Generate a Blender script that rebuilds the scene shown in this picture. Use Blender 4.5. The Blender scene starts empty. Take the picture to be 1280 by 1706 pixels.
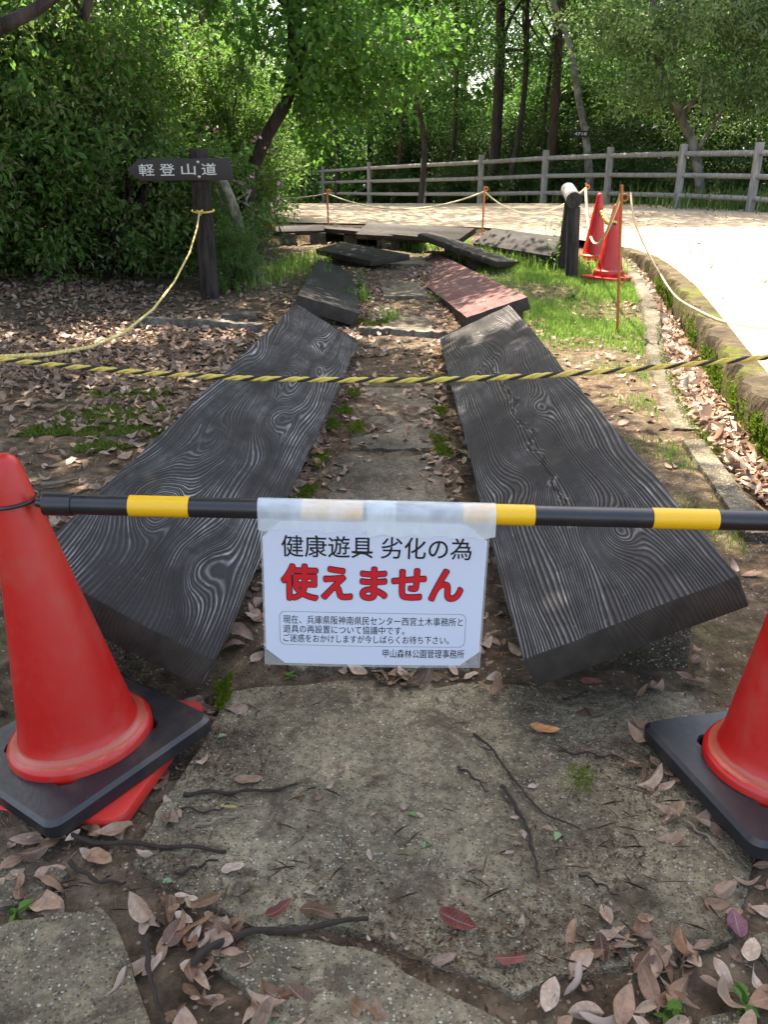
import bpy, bmesh, math, random
import numpy as np
from mathutils import Vector, Matrix, Euler
R = math.radians
SC = bpy.context.scene
COL = SC.collection
rng = np.random.default_rng(7)
random.seed(7)

# ------------------------------------------------------------------ camera
PITCH, HC, FPX, PW, PH = R(22.0), 1.2, 1420.0, 1280, 1706
cam = bpy.data.cameras.new('camera'); camo = bpy.data.objects.new('camera', cam); COL.objects.link(camo)
camo.location = (0, 0, HC); camo.rotation_euler = (math.pi/2-PITCH, 0, 0)
cam.sensor_fit = 'VERTICAL'; cam.sensor_height = 24.0; cam.lens = 24.0*FPX/PH
cam.clip_start = .05; cam.clip_end = 600
SC.camera = camo
# ------------------------------------------------------------------ light
SUN_EL, SUN_AZ = R(63), R(-22)          # azimuth from +Y, negative = towards -X (sun ahead of the camera, to the left)
S = Vector((math.cos(SUN_EL)*math.sin(SUN_AZ), math.cos(SUN_EL)*math.cos(SUN_AZ), math.sin(SUN_EL)))
w = bpy.data.worlds.new('World'); SC.world = w; w.use_nodes = True
sky = w.node_tree.nodes.new('ShaderNodeTexSky'); sky.sky_type = 'NISHITA'; sky.sun_disc = False
sky.sun_elevation = SUN_EL; sky.sun_rotation = SUN_AZ; sky.dust_density = 3.0; sky.air_density = 1.0; sky.ozone_density = 1.0
bg = w.node_tree.nodes['Background']; w.node_tree.links.new(sky.outputs[0], bg.inputs[0]); bg.inputs[1].default_value = .15
sl = bpy.data.lights.new('sun', 'SUN'); sl.energy = 4.6; sl.angle = R(.53); sl.color = (1, .95, .87)
so = bpy.data.objects.new('sun', sl); COL.objects.link(so); so.rotation_euler = S.to_track_quat('Z', 'Y').to_euler()
SC.view_settings.view_transform = 'Standard'; SC.view_settings.look = 'None'
SC.view_settings.use_white_balance = True; SC.view_settings.white_balance_temperature = 7600; SC.view_settings.white_balance_tint = 12
SC.view_settings.exposure = 2.3; SC.view_settings.gamma = 1; SC.view_settings.use_curve_mapping = False
SC.cycles.max_bounces = 8; SC.cycles.diffuse_bounces = 4; SC.cycles.transparent_max_bounces = 8

# ------------------------------------------------------------------ terrain functions
def smooth(a, b, x):
    t = np.clip((np.asarray(x, float)-a)/(b-a), 0, 1); return t*t*(3-2*t)
KERB = np.array([(1.30, -4), (1.30, 1.5), (1.37, 2.81), (1.53, 4.21), (1.80, 5.47), (2.12, 6.7), (2.33, 7.6), (2.52, 8.6), (2.62, 9.5), (2.66, 10.2)])
WALL = np.array([(1.62, -4), (1.60, 0), (1.60, 2), (1.69, 3.3), (1.83, 4.2), (1.99, 5.0), (2.25, 6.2), (2.50, 7.4), (2.68, 8.6), (2.76, 9.4), (2.70, 10.2)])
def xk(y): return np.interp(y, KERB[:, 1], KERB[:, 0])
def xw(y): return np.interp(y, WALL[:, 1], WALL[:, 0])
def gz(y):
    y = np.asarray(y, float)
    z = .009*np.clip(y, -5, 5.5)+.045*np.clip(y-5.5, 0, 9.5)
    return z-.037*np.clip(y-19.5, 0, 14)
def road_z(x, y):
    y = np.asarray(y, float)
    z = .10+.024*np.clip(y, -5, 15.75)
    return np.maximum(z-.037*np.clip(y-19.5, 0, 14), gz(y)+.006*(y > 11))
def hz(x, y):
    x = np.asarray(x, float); y = np.asarray(y, float)
    n = .010*np.sin(3.1*x+1.3*y)*np.sin(2.3*y-.7*x+1)+.006*np.sin(9.1*x+2*np.sin(3*y))*np.sin(7.7*y+1.5*np.sin(4*x))
    near = 1-smooth(1.8, 2.6, y)
    z = gz(y)-.03+n*(1-.5*near)+.007*near
    z = z+.029*(1-smooth(.42, .62, np.abs(x-.04-.012*y)))*smooth(1.78, 1.95, y)*(1-smooth(9, 10.5, y))
    # land climbs a little under the bushes on the left
    z = z+.10*np.clip(-x-2.2, 0, 6)*smooth(4, 8, y)*(1-smooth(12, 20, y))
    z = z+smooth(11, 13, y)*np.maximum(road_z(x, y)-.016-z, 0)
    ch = smooth(-.02, .05, x-xk(y)-.06)*(1-smooth(9.6, 10.4, y))
    z = np.where((x > xk(y)), z*(1-ch)+ch*(-.10+.012*y), z)
    return np.where((x > xw(y)+.05) & (y < 40), np.minimum(z, road_z(x, y)-.12), z)
# ------------------------------------------------------------------ pixel of the photograph -> point in the place
def ray(px, py):
    u = (px-PW/2)/FPX; v = (PH/2-py)/FPX
    return np.array([u, math.cos(PITCH)+v*math.sin(PITCH), -math.sin(PITCH)+v*math.cos(PITCH)])
def atz(px, py, z):
    d = ray(px, py); return Vector(np.array([0, 0, HC])+d*((z-HC)/d[2]))
def aty(px, py, y):
    d = ray(px, py); return Vector(np.array([0, 0, HC])+d*(y/d[1]))
def ong(px, py, f=None, dz=0):
    d = ray(px, py); t = .5
    f = f or hz
    for i in range(3000):
        p = np.array([0, 0, HC])+t*d
        if p[2] <= float(f(p[0], p[1]))+dz: break
        t *= 1.003
    return Vector(p)

# ------------------------------------------------------------------ material nodes
class NT:
    def __init__(s, name):
        s.m = bpy.data.materials.new(name); s.m.use_nodes = True; s.t = s.m.node_tree; s.t.nodes.clear()
        s.out = s.t.nodes.new('ShaderNodeOutputMaterial')
    def n(s, typ, props=None, out=0, **ins):
        nd = s.t.nodes.new('ShaderNode'+typ)
        for k, v in (props or {}).items(): setattr(nd, k, v)
        for k, v in ins.items():
            key = int(k[1:]) if k[0] == 'i' and k[1:].isdigit() else k.replace('_', ' ')
            s.set(nd.inputs[key], v)
        return nd.outputs[out]
    def set(s, inp, v):
        if isinstance(v, bpy.types.NodeSocket): s.t.links.new(v, inp)
        elif isinstance(v, (tuple, list)) and len(v) == 3 and inp.type == 'RGBA': inp.default_value = (*v, 1)
        else: inp.default_value = v
    def math(s, op, a, b=0., c=None, clamp=False):
        kw = dict(i0=a, i1=b)
        if c is not None: kw['i2'] = c
        return s.n('Math', dict(operation=op, use_clamp=clamp), **kw)
    def mix(s, f, a, b, blend='MIX'):
        nd = s.t.nodes.new('ShaderNodeMix'); nd.data_type = 'RGBA'; nd.blend_type = blend
        s.set(nd.inputs[0], f); s.set(nd.inputs[6], a); s.set(nd.inputs[7], b); return nd.outputs[2]
    def ramp(s, f, stops, interp='LINEAR'):
        nd = s.t.nodes.new('ShaderNodeValToRGB'); cr = nd.color_ramp; cr.interpolation = interp
        while len(cr.elements) < len(stops): cr.elements.new(.5)
        for e, (p, c) in zip(cr.elements, stops):
            e.position = p; e.color = (*c, 1) if isinstance(c, (tuple, list)) else (c, c, c, 1)
        s.set(nd.inputs[0], f); return nd.outputs[0]
    def co(s, kind='Object'):
        nd = s.t.nodes.new('ShaderNodeTexCoord'); return nd.outputs[kind]
    def pos(s): return s.t.nodes.new('ShaderNodeNewGeometry').outputs['Position']
    def island(s): return s.t.nodes.new('ShaderNodeNewGeometry').outputs['Random Per Island']
    def orand(s): return s.t.nodes.new('ShaderNodeObjectInfo').outputs['Random']
    def xyz(s, v):
        nd = s.t.nodes.new('ShaderNodeSeparateXYZ'); s.set(nd.inputs[0], v); return nd.outputs
    def vec(s, x, y, z):
        nd = s.t.nodes.new('ShaderNodeCombineXYZ')
        for i, v in enumerate((x, y, z)): s.set(nd.inputs[i], v)
        return nd.outputs[0]
    def scale(s, v, sc):
        return s.n('Mapping', Vector=v, Scale=sc)
    def noise(s, v, sc, det=4, rough=.55, dist=0., out=0):
        return s.n('TexNoise', out=out, Vector=v, Scale=sc, Detail=det, Roughness=rough, Distortion=dist)
    def voro(s, v, sc, feat='F1', out=0, rnd=1.):
        return s.n('TexVoronoi', dict(feature=feat), out=out, Vector=v, Scale=sc, Randomness=rnd)
    def bump(s, h, st=.3, d=.01, nrm=None):
        kw = dict(Height=h, Strength=st, Distance=d)
        if nrm: kw['Normal'] = nrm
        return s.n('Bump', **kw)
    def pbr(s, col, rough=.6, nrm=None, spec=.5, **kw):
        nd = s.t.nodes.new('ShaderNodeBsdfPrincipled')
        s.set(nd.inputs['Base Color'], col); s.set(nd.inputs['Roughness'], rough); s.set(nd.inputs['Specular IOR Level'], spec)
        if nrm: s.set(nd.inputs['Normal'], nrm)
        for k, v in kw.items(): s.set(nd.inputs[k.replace('_', ' ')], v)
        return nd.outputs[0]
    def end(s, sh): s.t.links.new(sh, s.out.inputs[0]); return s.m

def foliage(name, cols, trans=.35, rough=.5, spec=.28):
    t = NT(name)
    r = t.math('FRACT', t.math('ADD', t.island(), t.orand()))
    c = t.ramp(r, [(i/(len(cols)-1), k) for i, k in enumerate(cols)])
    n = t.noise(t.pos(), .9, 2)
    c = t.mix(t.ramp(n, [(.35, 0.), (.7, .55)]), c, (.45, .66, .4), 'MULTIPLY')
    a = t.pbr(c, rough, spec=spec)
    b = t.n('BsdfTranslucent', Color=t.mix(.5, c, (.13, .30, .045)))
    return t.end(t.n('MixShader', i0=trans, i1=a, i2=b))
M = {}
M['leaf_bush'] = foliage('bush_leaves', [(.062, .125, .032), (.105, .19, .048), (.15, .23, .07), (.08, .17, .045), (.25, .235, .11), (.10, .18, .06)], .52)
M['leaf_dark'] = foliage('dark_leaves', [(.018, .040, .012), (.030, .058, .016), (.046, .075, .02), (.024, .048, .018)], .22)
M['leaf_forest'] = foliage('forest_leaves', [(.055, .135, .040), (.082, .18, .052), (.115, .21, .07), (.065, .16, .055)], .45)
M['leaf_maple'] = foliage('maple_leaves', [(.055, .15, .028), (.08, .19, .035), (.115, .22, .045), (.065, .16, .04)], .5)
M['leaf_laurel'] = foliage('laurel_leaves', [(.13, .20, .075), (.18, .25, .10), (.23, .28, .14), (.14, .22, .08)], .45, .5, .3)
M['leaf_weed'] = foliage('weed_leaves', [(.06, .14, .02), (.09, .19, .03), (.12, .22, .04)], .45)
M['grass'] = foliage('grass_blades', [(.13, .25, .03), (.18, .31, .045), (.25, .36, .07), (.30, .34, .13)], .45, .5)
M['sasa'] = foliage('bamboo_grass_blades', [(.06, .12, .02), (.09, .15, .035), (.15, .19, .07), (.22, .22, .11)], .4)
M['moss'] = foliage('moss_tufts', [(.10, .115, .022), (.14, .165, .03), (.18, .19, .05)], .25, .9, .1)
M['moss_bright'] = foliage('bright_moss_tufts', [(.065, .09, .006), (.10, .13, .01), (.13, .145, .015)], .25, .9, .1)
M['flower'] = NT('pink_petals'); M['flower'] = M['flower'].end(M['flower'].pbr((.6, .3, .42), .6))

def dry_leaf(name, cols):
    t = NT(name)
    r = t.math('FRACT', t.math('ADD', t.island(), t.orand()))
    c = t.ramp(r, [(i/(len(cols)-1), k) for i, k in enumerate(cols)])
    uv = t.xyz(t.n('UVMap', dict(uv_map='UVMap')))
    sab = t.math('ABSOLUTE', t.math('SUBTRACT', uv[1], .5))
    rib = t.math('LESS_THAN', sab, .035)
    vein = t.math('SINE', t.math('MULTIPLY', t.math('SUBTRACT', uv[0], t.math('MULTIPLY', sab, .35)), 62))
    vein = t.math('MULTIPLY', t.math('POWER', t.math('MAXIMUM', vein, 0.), 6), .22)
    sp = t.noise(t.co('Object'), 60, 4, .65)
    sp2 = t.noise(t.pos(), 38, 3)
    c = t.mix(t.ramp(sp, [(.42, .55), (.62, 0.)]), c, (.45, .38, .33), 'MULTIPLY')
    c = t.mix(t.ramp(sp2, [(.55, 0.), (.75, .5)]), c, (.35, .22, .15), 'MULTIPLY')
    c = t.mix(t.math('MAXIMUM', t.math('MULTIPLY', rib, .5), vein), c, (.30, .20, .14))
    back = t.t.nodes.new('ShaderNodeNewGeometry').outputs['Backfacing']
    c = t.mix(t.math('MULTIPLY', back, .6), c, (.50, .37, .31))
    a = t.pbr(c, .5, t.bump(t.math('ADD', sp, vein), .25, .004), .35)
    b = t.n('BsdfTranslucent', Color=c)
    return t.end(t.n('MixShader', i0=.15, i1=a, i2=b))
PALE = [(.42, .305, .22), (.25, .14, .075), (.48, .375, .285), (.13, .06, .03), (.38, .25, .165), (.20, .10, .05), (.50, .40, .315), (.32, .20, .12), (.08, .04, .024), (.44, .32, .235), (.16, .08, .042)]
M['dry'] = dry_leaf('dry_leaf_mix', PALE)
M['dry_dull'] = dry_leaf('dull_leaf_mix', [(.27, .185, .135), (.15, .085, .052), (.36, .27, .21), (.10, .06, .04), (.24, .15, .10), (.42, .33, .27), (.13, .08, .055)])
M['dry_orange'] = dry_leaf('orange_leaf', [(.50, .22, .08), (.55, .27, .11)])
M['dry_red'] = dry_leaf('reddish_leaf', [(.16, .035, .03), (.20, .06, .045)])
M['dry_plum'] = dry_leaf('plum_leaf', [(.13, .05, .07), (.16, .06, .09)])
M['dry_yellow'] = dry_leaf('yellow_leaf', [(.52, .38, .06), (.55, .40, .08)])
M['green_bit'] = foliage('green_leaf_bits', [(.14, .26, .12), (.28, .38, .26), (.10, .22, .06)], .3)

def m_soil():
    t = NT('soil'); p = t.pos(); x, y, z = t.xyz(p)
    n1 = t.noise(p, 2.2, 5, .6); n2 = t.noise(p, 22, 5, .65); n3 = t.noise(p, 130, 3, .6)
    c = t.ramp(n2, [(.3, (.03, .019, .012)), (.5, (.10, .068, .042)), (.72, (.19, .138, .09))])
    c = t.mix(t.ramp(n1, [(.4, 0.), (.62, .7)]), c, (.16, .125, .085))
    peb = t.voro(p, 75); pc = t.voro(p, 75, out=1)
    c = t.mix(t.math('MULTIPLY', t.math('LESS_THAN', peb, .28), t.math('GREATER_THAN', t.xyz(pc)[0], .72)), c, (.33, .28, .22))
    mo = t.ramp(t.noise(p, 1.6, 6, .7, .4), [(.54, 0.), (.66, .75)])
    c = t.mix(t.math('MULTIPLY', mo, t.ramp(n3, [(.35, .3), (.6, 1.)])), c, (.055, .075, .014))
    c = t.mix(t.math('MULTIPLY', t.ramp(t.noise(p, 12, 6, .75), [(.42, .75), (.6, 0.)]), .9), c, (.026, .017, .010))
    h = t.math('ADD', t.math('MULTIPLY', n2, 1.), t.math('MULTIPLY', n3, .35))
    return t.end(t.pbr(c, .95, t.bump(h, .8, .02), .15))
M['soil'] = m_soil()
def m_aggregate(name, base, moss=.5, sc=1.):
    t = NT(name); p = t.pos()
    n1 = t.noise(p, 4.5*sc, 6, .62); n2 = t.noise(p, 45*sc, 4, .6); n0 = t.noise(p, 1.6, 4, .6, .3)
    c = t.ramp(n1, [(.3, tuple(k*.38 for k in base)), (.52, base), (.72, tuple(k*1.5 for k in base))])
    c = t.mix(.6, c, t.ramp(n2, [(.32, .16), (.62, 1.2)]), 'MULTIPLY')
    pd = t.n('VectorMath', dict(operation='ADD'), i0=p, i1=t.n('VectorMath', dict(operation='SCALE'), i0=t.noise(p, 60, 2, out=1), Scale=.012)); v = t.voro(pd, 175*sc); vc = t.xyz(t.voro(pd, 175*sc, out=1))
    st = t.math('MULTIPLY', t.math('LESS_THAN', v, .42), t.math('GREATER_THAN', vc[0], .5))
    stc = t.ramp(vc[1], [(0., (.09, .085, .07)), (.4, (.20, .175, .13)), (.85, (.38, .34, .26)), (1., (.58, .53, .43))])
    c = t.mix(t.math('MULTIPLY', st, .85), c, stc)
    pit = t.math('LESS_THAN', t.voro(pd, 110*sc), .24)
    c = t.mix(t.math('MULTIPLY', pit, .7), c, (.025, .022, .018))
    dirt = t.ramp(t.noise(p, 7, 6, .75, .6), [(.52, 0.), (.64, .85)])
    c = t.mix(dirt, c, (.075, .052, .033))
    mm = t.ramp(t.noise(p, 2.9, 7, .72, .3), [(.66-.12*moss, 0.), (.78-.12*moss, .85)])
    c = t.mix(t.math('MULTIPLY', mm, t.ramp(n2, [(.4, .3), (.6, 1.)])), c, (.045, .055, .012))
    dark = t.ramp(n0, [(.36, .5), (.6, 1.)])
    c = t.mix(1., c, dark, 'MULTIPLY')
    h = t.math('ADD', t.math('MULTIPLY', v, -.5), t.math('ADD', n2, t.math('MULTIPLY', n1, 2.)))
    return t.end(t.pbr(c, .85, t.bump(h, .85, .009), .25))
M['slab'] = m_aggregate('exposed_aggregate_concrete', (.245, .205, .128), .55)
M['slab_mossy'] = m_aggregate('mossy_aggregate_concrete', (.18, .15, .10), .8)
M['kerb'] = m_aggregate('kerb_concrete', (.145, .125, .09), 1.2, .8)
M['block'] = m_aggregate('support_concrete', (.075, .062, .045), .8, .8)
def m_wall():
    t = NT('rough_drain_concrete'); p = t.pos(); q = t.scale(p, (1, 1, .35))
    n1 = t.noise(q, 5, 6, .65); n2 = t.noise(q, 30, 5, .65)
    c = t.ramp(n1, [(.3, (.03, .023, .014)), (.55, (.095, .073, .046)), (.78, (.20, .165, .115))])
    c = t.mix(.6, c, t.ramp(n2, [(.3, .35), (.65, 1.)]), 'MULTIPLY')
    mm = t.ramp(t.noise(p, 2.2, 6, .7), [(.50, 0.), (.62, .9)])
    c = t.mix(t.math('MULTIPLY', mm, t.ramp(n2, [(.35, .3), (.55, 1.)])), c, (.085, .10, .012))
    return t.end(t.pbr(c, .95, t.bump(t.math('ADD', n1, n2), .9, .03), .2))
M['wall'] = m_wall()
def m_road():
    t = NT('sandy_road'); p = t.pos()
    n1 = t.noise(p, .8, 5, .6); n2 = t.noise(p, 40, 4, .6); n3 = t.noise(p, 6, 5, .65)
    c = t.ramp(n1, [(.3, (.31, .24, .165)), (.7, (.40, .32, .23))])
    c = t.mix(.35, c, t.ramp(n2, [(.3, .5), (.7, 1.)]), 'MULTIPLY')
    c = t.mix(t.ramp(n3, [(.58, 0.), (.74, .55)]), c, (.20, .14, .09))
    return t.end(t.pbr(c, .9, t.bump(n2, .4, .01), .2))
M['road'] = m_road()
def m_board(name, seed, light=.26, base=.026, crack=None, red=0., freq=112., amp=.22, knots=()):
    t = NT(name); p = t.co('Object'); x, y, z = t.xyz(p)
    q = t.vec(t.math('MULTIPLY', x, 1.), t.math('ADD', t.math('MULTIPLY', y, .20), seed), z)
    n1 = t.noise(q, 3.0, 1.5, .45, .35); n1b = t.noise(t.scale(q, (1, .8, 1)), 9., 2, .5, .2)
    h = t.math('ADD', x, t.math('MULTIPLY', n1, amp)); h = t.math('ADD', h, t.math('MULTIPLY', n1b, .024))
    wx = t.math('ADD', x, t.math('MULTIPLY', t.math('SUBTRACT', t.noise(q, 9, 2), .5), .07))
    for kx, ky, sx, sy, A_ in knots:
        e = t.math('ADD', t.math('POWER', t.math('ABSOLUTE', t.math('DIVIDE', t.math('SUBTRACT', wx, kx), sx)), 2.), t.math('POWER', t.math('ABSOLUTE', t.math('DIVIDE', t.math('SUBTRACT', y, ky), sy)), 2.))
        h = t.math('ADD', h, t.math('MULTIPLY', t.math('EXPONENT', t.math('MULTIPLY', e, -1.)), A_))
    ph = t.math('MULTIPLY', t.math('ADD', h, t.math('MULTIPLY', t.math('SINE', t.math('MULTIPLY', h, 47)), .008)), 2*math.pi*freq)
    lid = t.n('TexWhiteNoise', dict(noise_dimensions='1D'), W=t.math('FLOOR', t.math('ADD', t.math('DIVIDE', ph, 2*math.pi), .25)))
    lst = t.ramp(lid, [(0., .25), (.4, .6), (1., 1.)])
    ln = t.math('MULTIPLY_ADD', t.math('SINE', ph), .5, .5)
    ln3 = t.math('POWER', ln, 2.8)
    wear = t.ramp(t.noise(t.vec(x, t.math('ADD', t.math('MULTIPLY', y, .6), seed*3), z), 2.4, 4, .6), [(.40, .06), (.62, 1.)])
    fine = t.noise(t.scale(p, (90, 9, 90)), 1., 3, .6)
    spk = t.noise(p, 60, 4, .7)
    brk = t.ramp(t.noise(t.scale(p, (14, 5, 14)), 1., 4, .65), [(.33, .25), (.6, 1.)])
    f = t.math('MULTIPLY', t.math('MULTIPLY', t.math('MULTIPLY', ln3, lst), wear), t.math('MULTIPLY', t.ramp(fine, [(.3, .35), (.62, 1.)]), brk))
    base *= .52; light *= 2.0; d = (base*(1+2.6*red), base*(.93-.1*red), base*(.95-.35*red)); l = (light*(1+.25*red), light*.97, light*.96)
    mot = t.noise(p, 2.3, 5, .6)
    dc = t.mix(t.ramp(mot, [(.3, 0.), (.7, .75)]), d, tuple(k*2.3 for k in d))
    dc = t.mix(t.ramp(spk, [(.62, 0.), (.75, .35)]), dc, (.25, .24, .22))
    c = t.mix(f, dc, l)
    hh = t.math('ADD', t.math('MULTIPLY', ln, .8), t.math('MULTIPLY', fine, .35))
    if crack:
        x0, y0, y1, wd = crack
        xc = t.math('ADD', x0, t.math('MULTIPLY', t.math('SUBTRACT', t.noise(t.vec(0., y, 0.), 3.2, 4, .6), .5), .20))
        wv = t.math('MULTIPLY', t.ramp(t.noise(t.vec(3., y, 0.), 6., 3), [(.4, .12), (.68, 1.)]), wd)
        on = t.math('MULTIPLY', t.math('GREATER_THAN', y, y0), t.math('LESS_THAN', y, y1))
        dd = t.math('ABSOLUTE', t.math('SUBTRACT', x, xc))
        cr = t.math('MULTIPLY', t.math('LESS_THAN', dd, wv), on)
        hal = t.math('MULTIPLY', t.math('MULTIPLY', t.math('LESS_THAN', dd, t.math('MULTIPLY', wv, 3.2)), on), t.ramp(t.noise(p, 14, 3), [(.48, 0.), (.62, .5)])); c = t.mix(hal, c, (.20, .19, .175)); c = t.mix(cr, c, (.004, .004, .004)); hh = t.math('SUBTRACT', hh, t.math('MULTIPLY', cr, 3.))
    # chipped hollows left by broken knots
    chip = t.n('TexVoronoi', dict(feature='F1'), Vector=t.vec(x, t.math('ADD', t.math('MULTIPLY', y, .75), seed*5.), 0.), Scale=3.1)
    chip = t.math('LESS_THAN', t.math('ADD', chip, t.math('MULTIPLY', t.math('SUBTRACT', t.noise(p, 30, 3, .7), .5), .22)), .07)
    cn = t.ramp(t.noise(p, 40, 3), [(.42, 0.), (.55, 1.)])
    c = t.mix(t.math('MULTIPLY', chip, .75), c, t.mix(cn, (.010, .009, .008), (.07, .066, .06)))
    hh = t.math('SUBTRACT', hh, t.math('MULTIPLY', chip, t.math('MULTIPLY', cn, 1.2)))
    # the cast sides and ends carry no grain
    ed = t.math('GREATER_THAN', t.noise(p, 9, 5, .7), .6); c = t.mix(t.math('MULTIPLY', ed, .35), c, tuple(k*.35 for k in d))
    nz = t.math('ABSOLUTE', t.xyz(t.co('Normal'))[2]); side = t.math('LESS_THAN', nz, .5)
    sc_ = t.ramp(t.noise(p, 12, 5, .65), [(.3, (.022, .019, .016)), (.7, (.055, .047, .038))])
    c = t.mix(side, c, sc_)
    hh = t.math('MULTIPLY', hh, t.math('SUBTRACT', 1., t.math('MULTIPLY', side, .7)))
    return t.end(t.pbr(c, t.math('MULTIPLY_ADD', fine, .25, .5), t.bump(hh, .6, .005), .17))
M['board_a'] = m_board('grained_board_a', 3.3, knots=((-.14, .35, .06, .17, .08), (-.34, .55, .07, .2, .11), (-.30, 1.15, .06, .3, -.08), (-.19, 1.7, .07, .35, .12), (-.27, 2.25, .05, .3, .10), (-.16, 2.75, .06, .22, .10), (-.24, 3.2, .05, .25, .09), (-.4, 2.4, .08, .5, -.06)))
M['board_b'] = m_board('grained_board_b', 11.7, light=.20, crack=(.245, .55, 2.9, .011), amp=.20, knots=((.33, .42, .07, .16, .10), (.16, 1.0, .09, .2, -.07), (.30, 1.75, .06, .22, .09), (.13, 2.7, .06, .3, .08), (.36, 3.1, .09, .5, -.06), (.2, 3.6, .05, .2, .06)))
M['board_c'] = m_board('grained_board_c', 21.1, light=.07, base=.02)
M['board_red'] = m_board('reddish_board', 31.4, light=.15, base=.085, red=.36)  # paler and redder base tone than the other boards
M['board_d'] = m_board('grained_board_d', 43.2, light=.05, base=.017)
def m_plastic(name, col, rough=.35, dust=.25, bump=.05, zr=None):
    t = NT(name); p = t.co('Object')
    n = t.noise(p, 7, 6, .65); n2 = t.noise(p, 70, 4, .7)
    c = t.mix(t.ramp(n, [(.5, 0.), (.8, dust)]), col, (.22, .15, .10))
    c = t.mix(t.ramp(n2, [(.62, 0.), (.8, dust*.8)]), c, tuple(min(1, k*.5+.05) for k in col))
    if zr:
        z = t.xyz(p)[2]; zz = t.math('ABSOLUTE', t.math('SUBTRACT', z, zr[0])); f = t.math('MULTIPLY', t.math('LESS_THAN', t.math('ADD', zz, t.math('MULTIPLY', t.noise(p, 40, 4), zr[1])), zr[1]*1.2), .38)
        c = t.mix(f, c, (.26, .15, .085))
    return t.end(t.pbr(c, t.math('MULTIPLY_ADD', n2, .3, rough-.1), t.bump(n2, bump, .003), .5))
M['red'] = m_plastic('red_plastic', (.42, .007, .005), .34, .3, .05, (.091, .008))
M['red_dusty'] = m_plastic('dusty_red_plastic', (.44, .02, .014), .45, .6)
M['rubber'] = m_plastic('black_rubber', (.009, .010, .013), .36, .22, .3)
M['black'] = m_plastic('black_tube', (.012, .013, .015), .3, .06)
M['yellow'] = m_plastic('yellow_tape', (.72, .40, .008), .35, .05)
def simple(name, col, rough=.6, var=.3, sc=20, spec=.4, bump=.2, metal=0.):
    t = NT(name); n = t.noise(t.co('Object'), sc, 4)
    c = t.mix(t.ramp(n, [(.3, var), (.7, 0.)]), col, tuple(k*.45 for k in col))
    return t.end(t.pbr(c, rough, t.bump(n, bump, .004), spec, Metallic=metal))
M['rope_y'] = simple('yellow_rope_fibre', (.60, .46, .09), .7, .4, 120)
M['rope_k'] = simple('black_rope_fibre', (.018, .017, .015), .7, .4, 120)
M['rope_w'] = simple('faded_rope_fibre', (.62, .56, .36), .7, .3, 120)
M['rust'] = simple('rusty_steel', (.40, .13, .035), .8, .5, 60)
M['orange_rod'] = simple('orange_painted_steel', (.62, .20, .06), .6, .4, 60)
M['paper'] = simple('white_paper', (.53, .57, .66), .38, .05, 6, .4, .02)
M['ink'] = simple('black_ink', (.012, .012, .013), .5, .1, 30, .3, 0.)
M['ink_red'] = simple('red_ink', (.55, .012, .02), .5, .1, 30, .3, 0.)
M['white_paint'] = simple('white_paint', (.62, .62, .58), .6, .35, 60)
M['steel'] = simple('screw_steel', (.55, .55, .53), .35, .3, 60, .5, .1, .8)
M['twig'] = simple('twig_bark', (.038, .027, .021), .85, .6, 70, .2, .8)
M['twig_pale'] = simple('pale_twig_bark', (.20, .155, .115), .85, .5, 70, .2, .8)
M['stone'] = m_aggregate('grey_stone', (.21, .19, .16), .5)
def film():
    t = NT('laminate_film')
    a = t.pbr((.75, .76, .75), .15, None, .5); b = t.n('BsdfTransparent')
    return t.end(t.n('MixShader', i0=.72, i1=a, i2=b))
M['film'] = film()
def tape():
    t = NT('clear_packing_tape'); n = t.noise(t.scale(t.co('Object'), (18, 60, 9)), 1., 3)
    a = t.pbr((.74, .80, .82), .25, t.bump(n, .4, .004), .5); b = t.n('BsdfTransparent')
    return t.end(t.n('MixShader', i0=t.math('MULTIPLY_ADD', t.math('SUBTRACT', 1., t.ramp(n, [(.35, 0.), (.65, 1.)])), -.18, .58), i1=b, i2=a))
M['tape'] = tape()
def bark(name, a, b, sc=1., pale=None):
    t = NT(name); p = t.co('Object'); q = t.scale(p, (14*sc, 14*sc, 2.6*sc))
    n = t.noise(q, 1., 5, .65, .5); n2 = t.noise(p, 4, 5, .6); f = t.noise(q, 5, 3)
    c = t.ramp(n, [(.32, a), (.66, b)])
    if pale: c = t.mix(t.ramp(n2, [(.48, 0.), (.6, .85)]), c, pale)
    return t.end(t.pbr(c, .9, t.bump(t.math('ADD', n, t.math('MULTIPLY', f, .3)), .9, .02), .2))
M['bark_dark'] = bark('dark_bark', (.018, .014, .011), (.065, .052, .042))
M['bark_brown'] = bark('brown_bark', (.035, .022, .016), (.10, .066, .048))
M['bark_grey'] = bark('grey_bark', (.06, .052, .042), (.17, .15, .125), 1., (.26, .25, .22))
M['bark_lichen'] = bark('lichen_bark', (.05, .045, .028), (.15, .135, .09), 1.6, (.30, .30, .23))
M['post_wood'] = bark('grooved_post', (.012, .009, .008), (.055, .042, .036), 1.6)
M['sign_wood'] = simple('dark_sign_board', (.028, .021, .018), .55, .5, 14)
M['log_black'] = bark('weathered_log', (.014, .013, .012), (.060, .055, .052), 1.4)
M['log_grey'] = bark('sunlit_log', (.09, .088, .085), (.27, .265, .26), 1.4)  # crossbar only: sun sheen on its top put into a paler colour
M['fence'] = bark('concrete_log_rail', (.15, .14, .13), (.30, .285, .265), 1.2)

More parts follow.
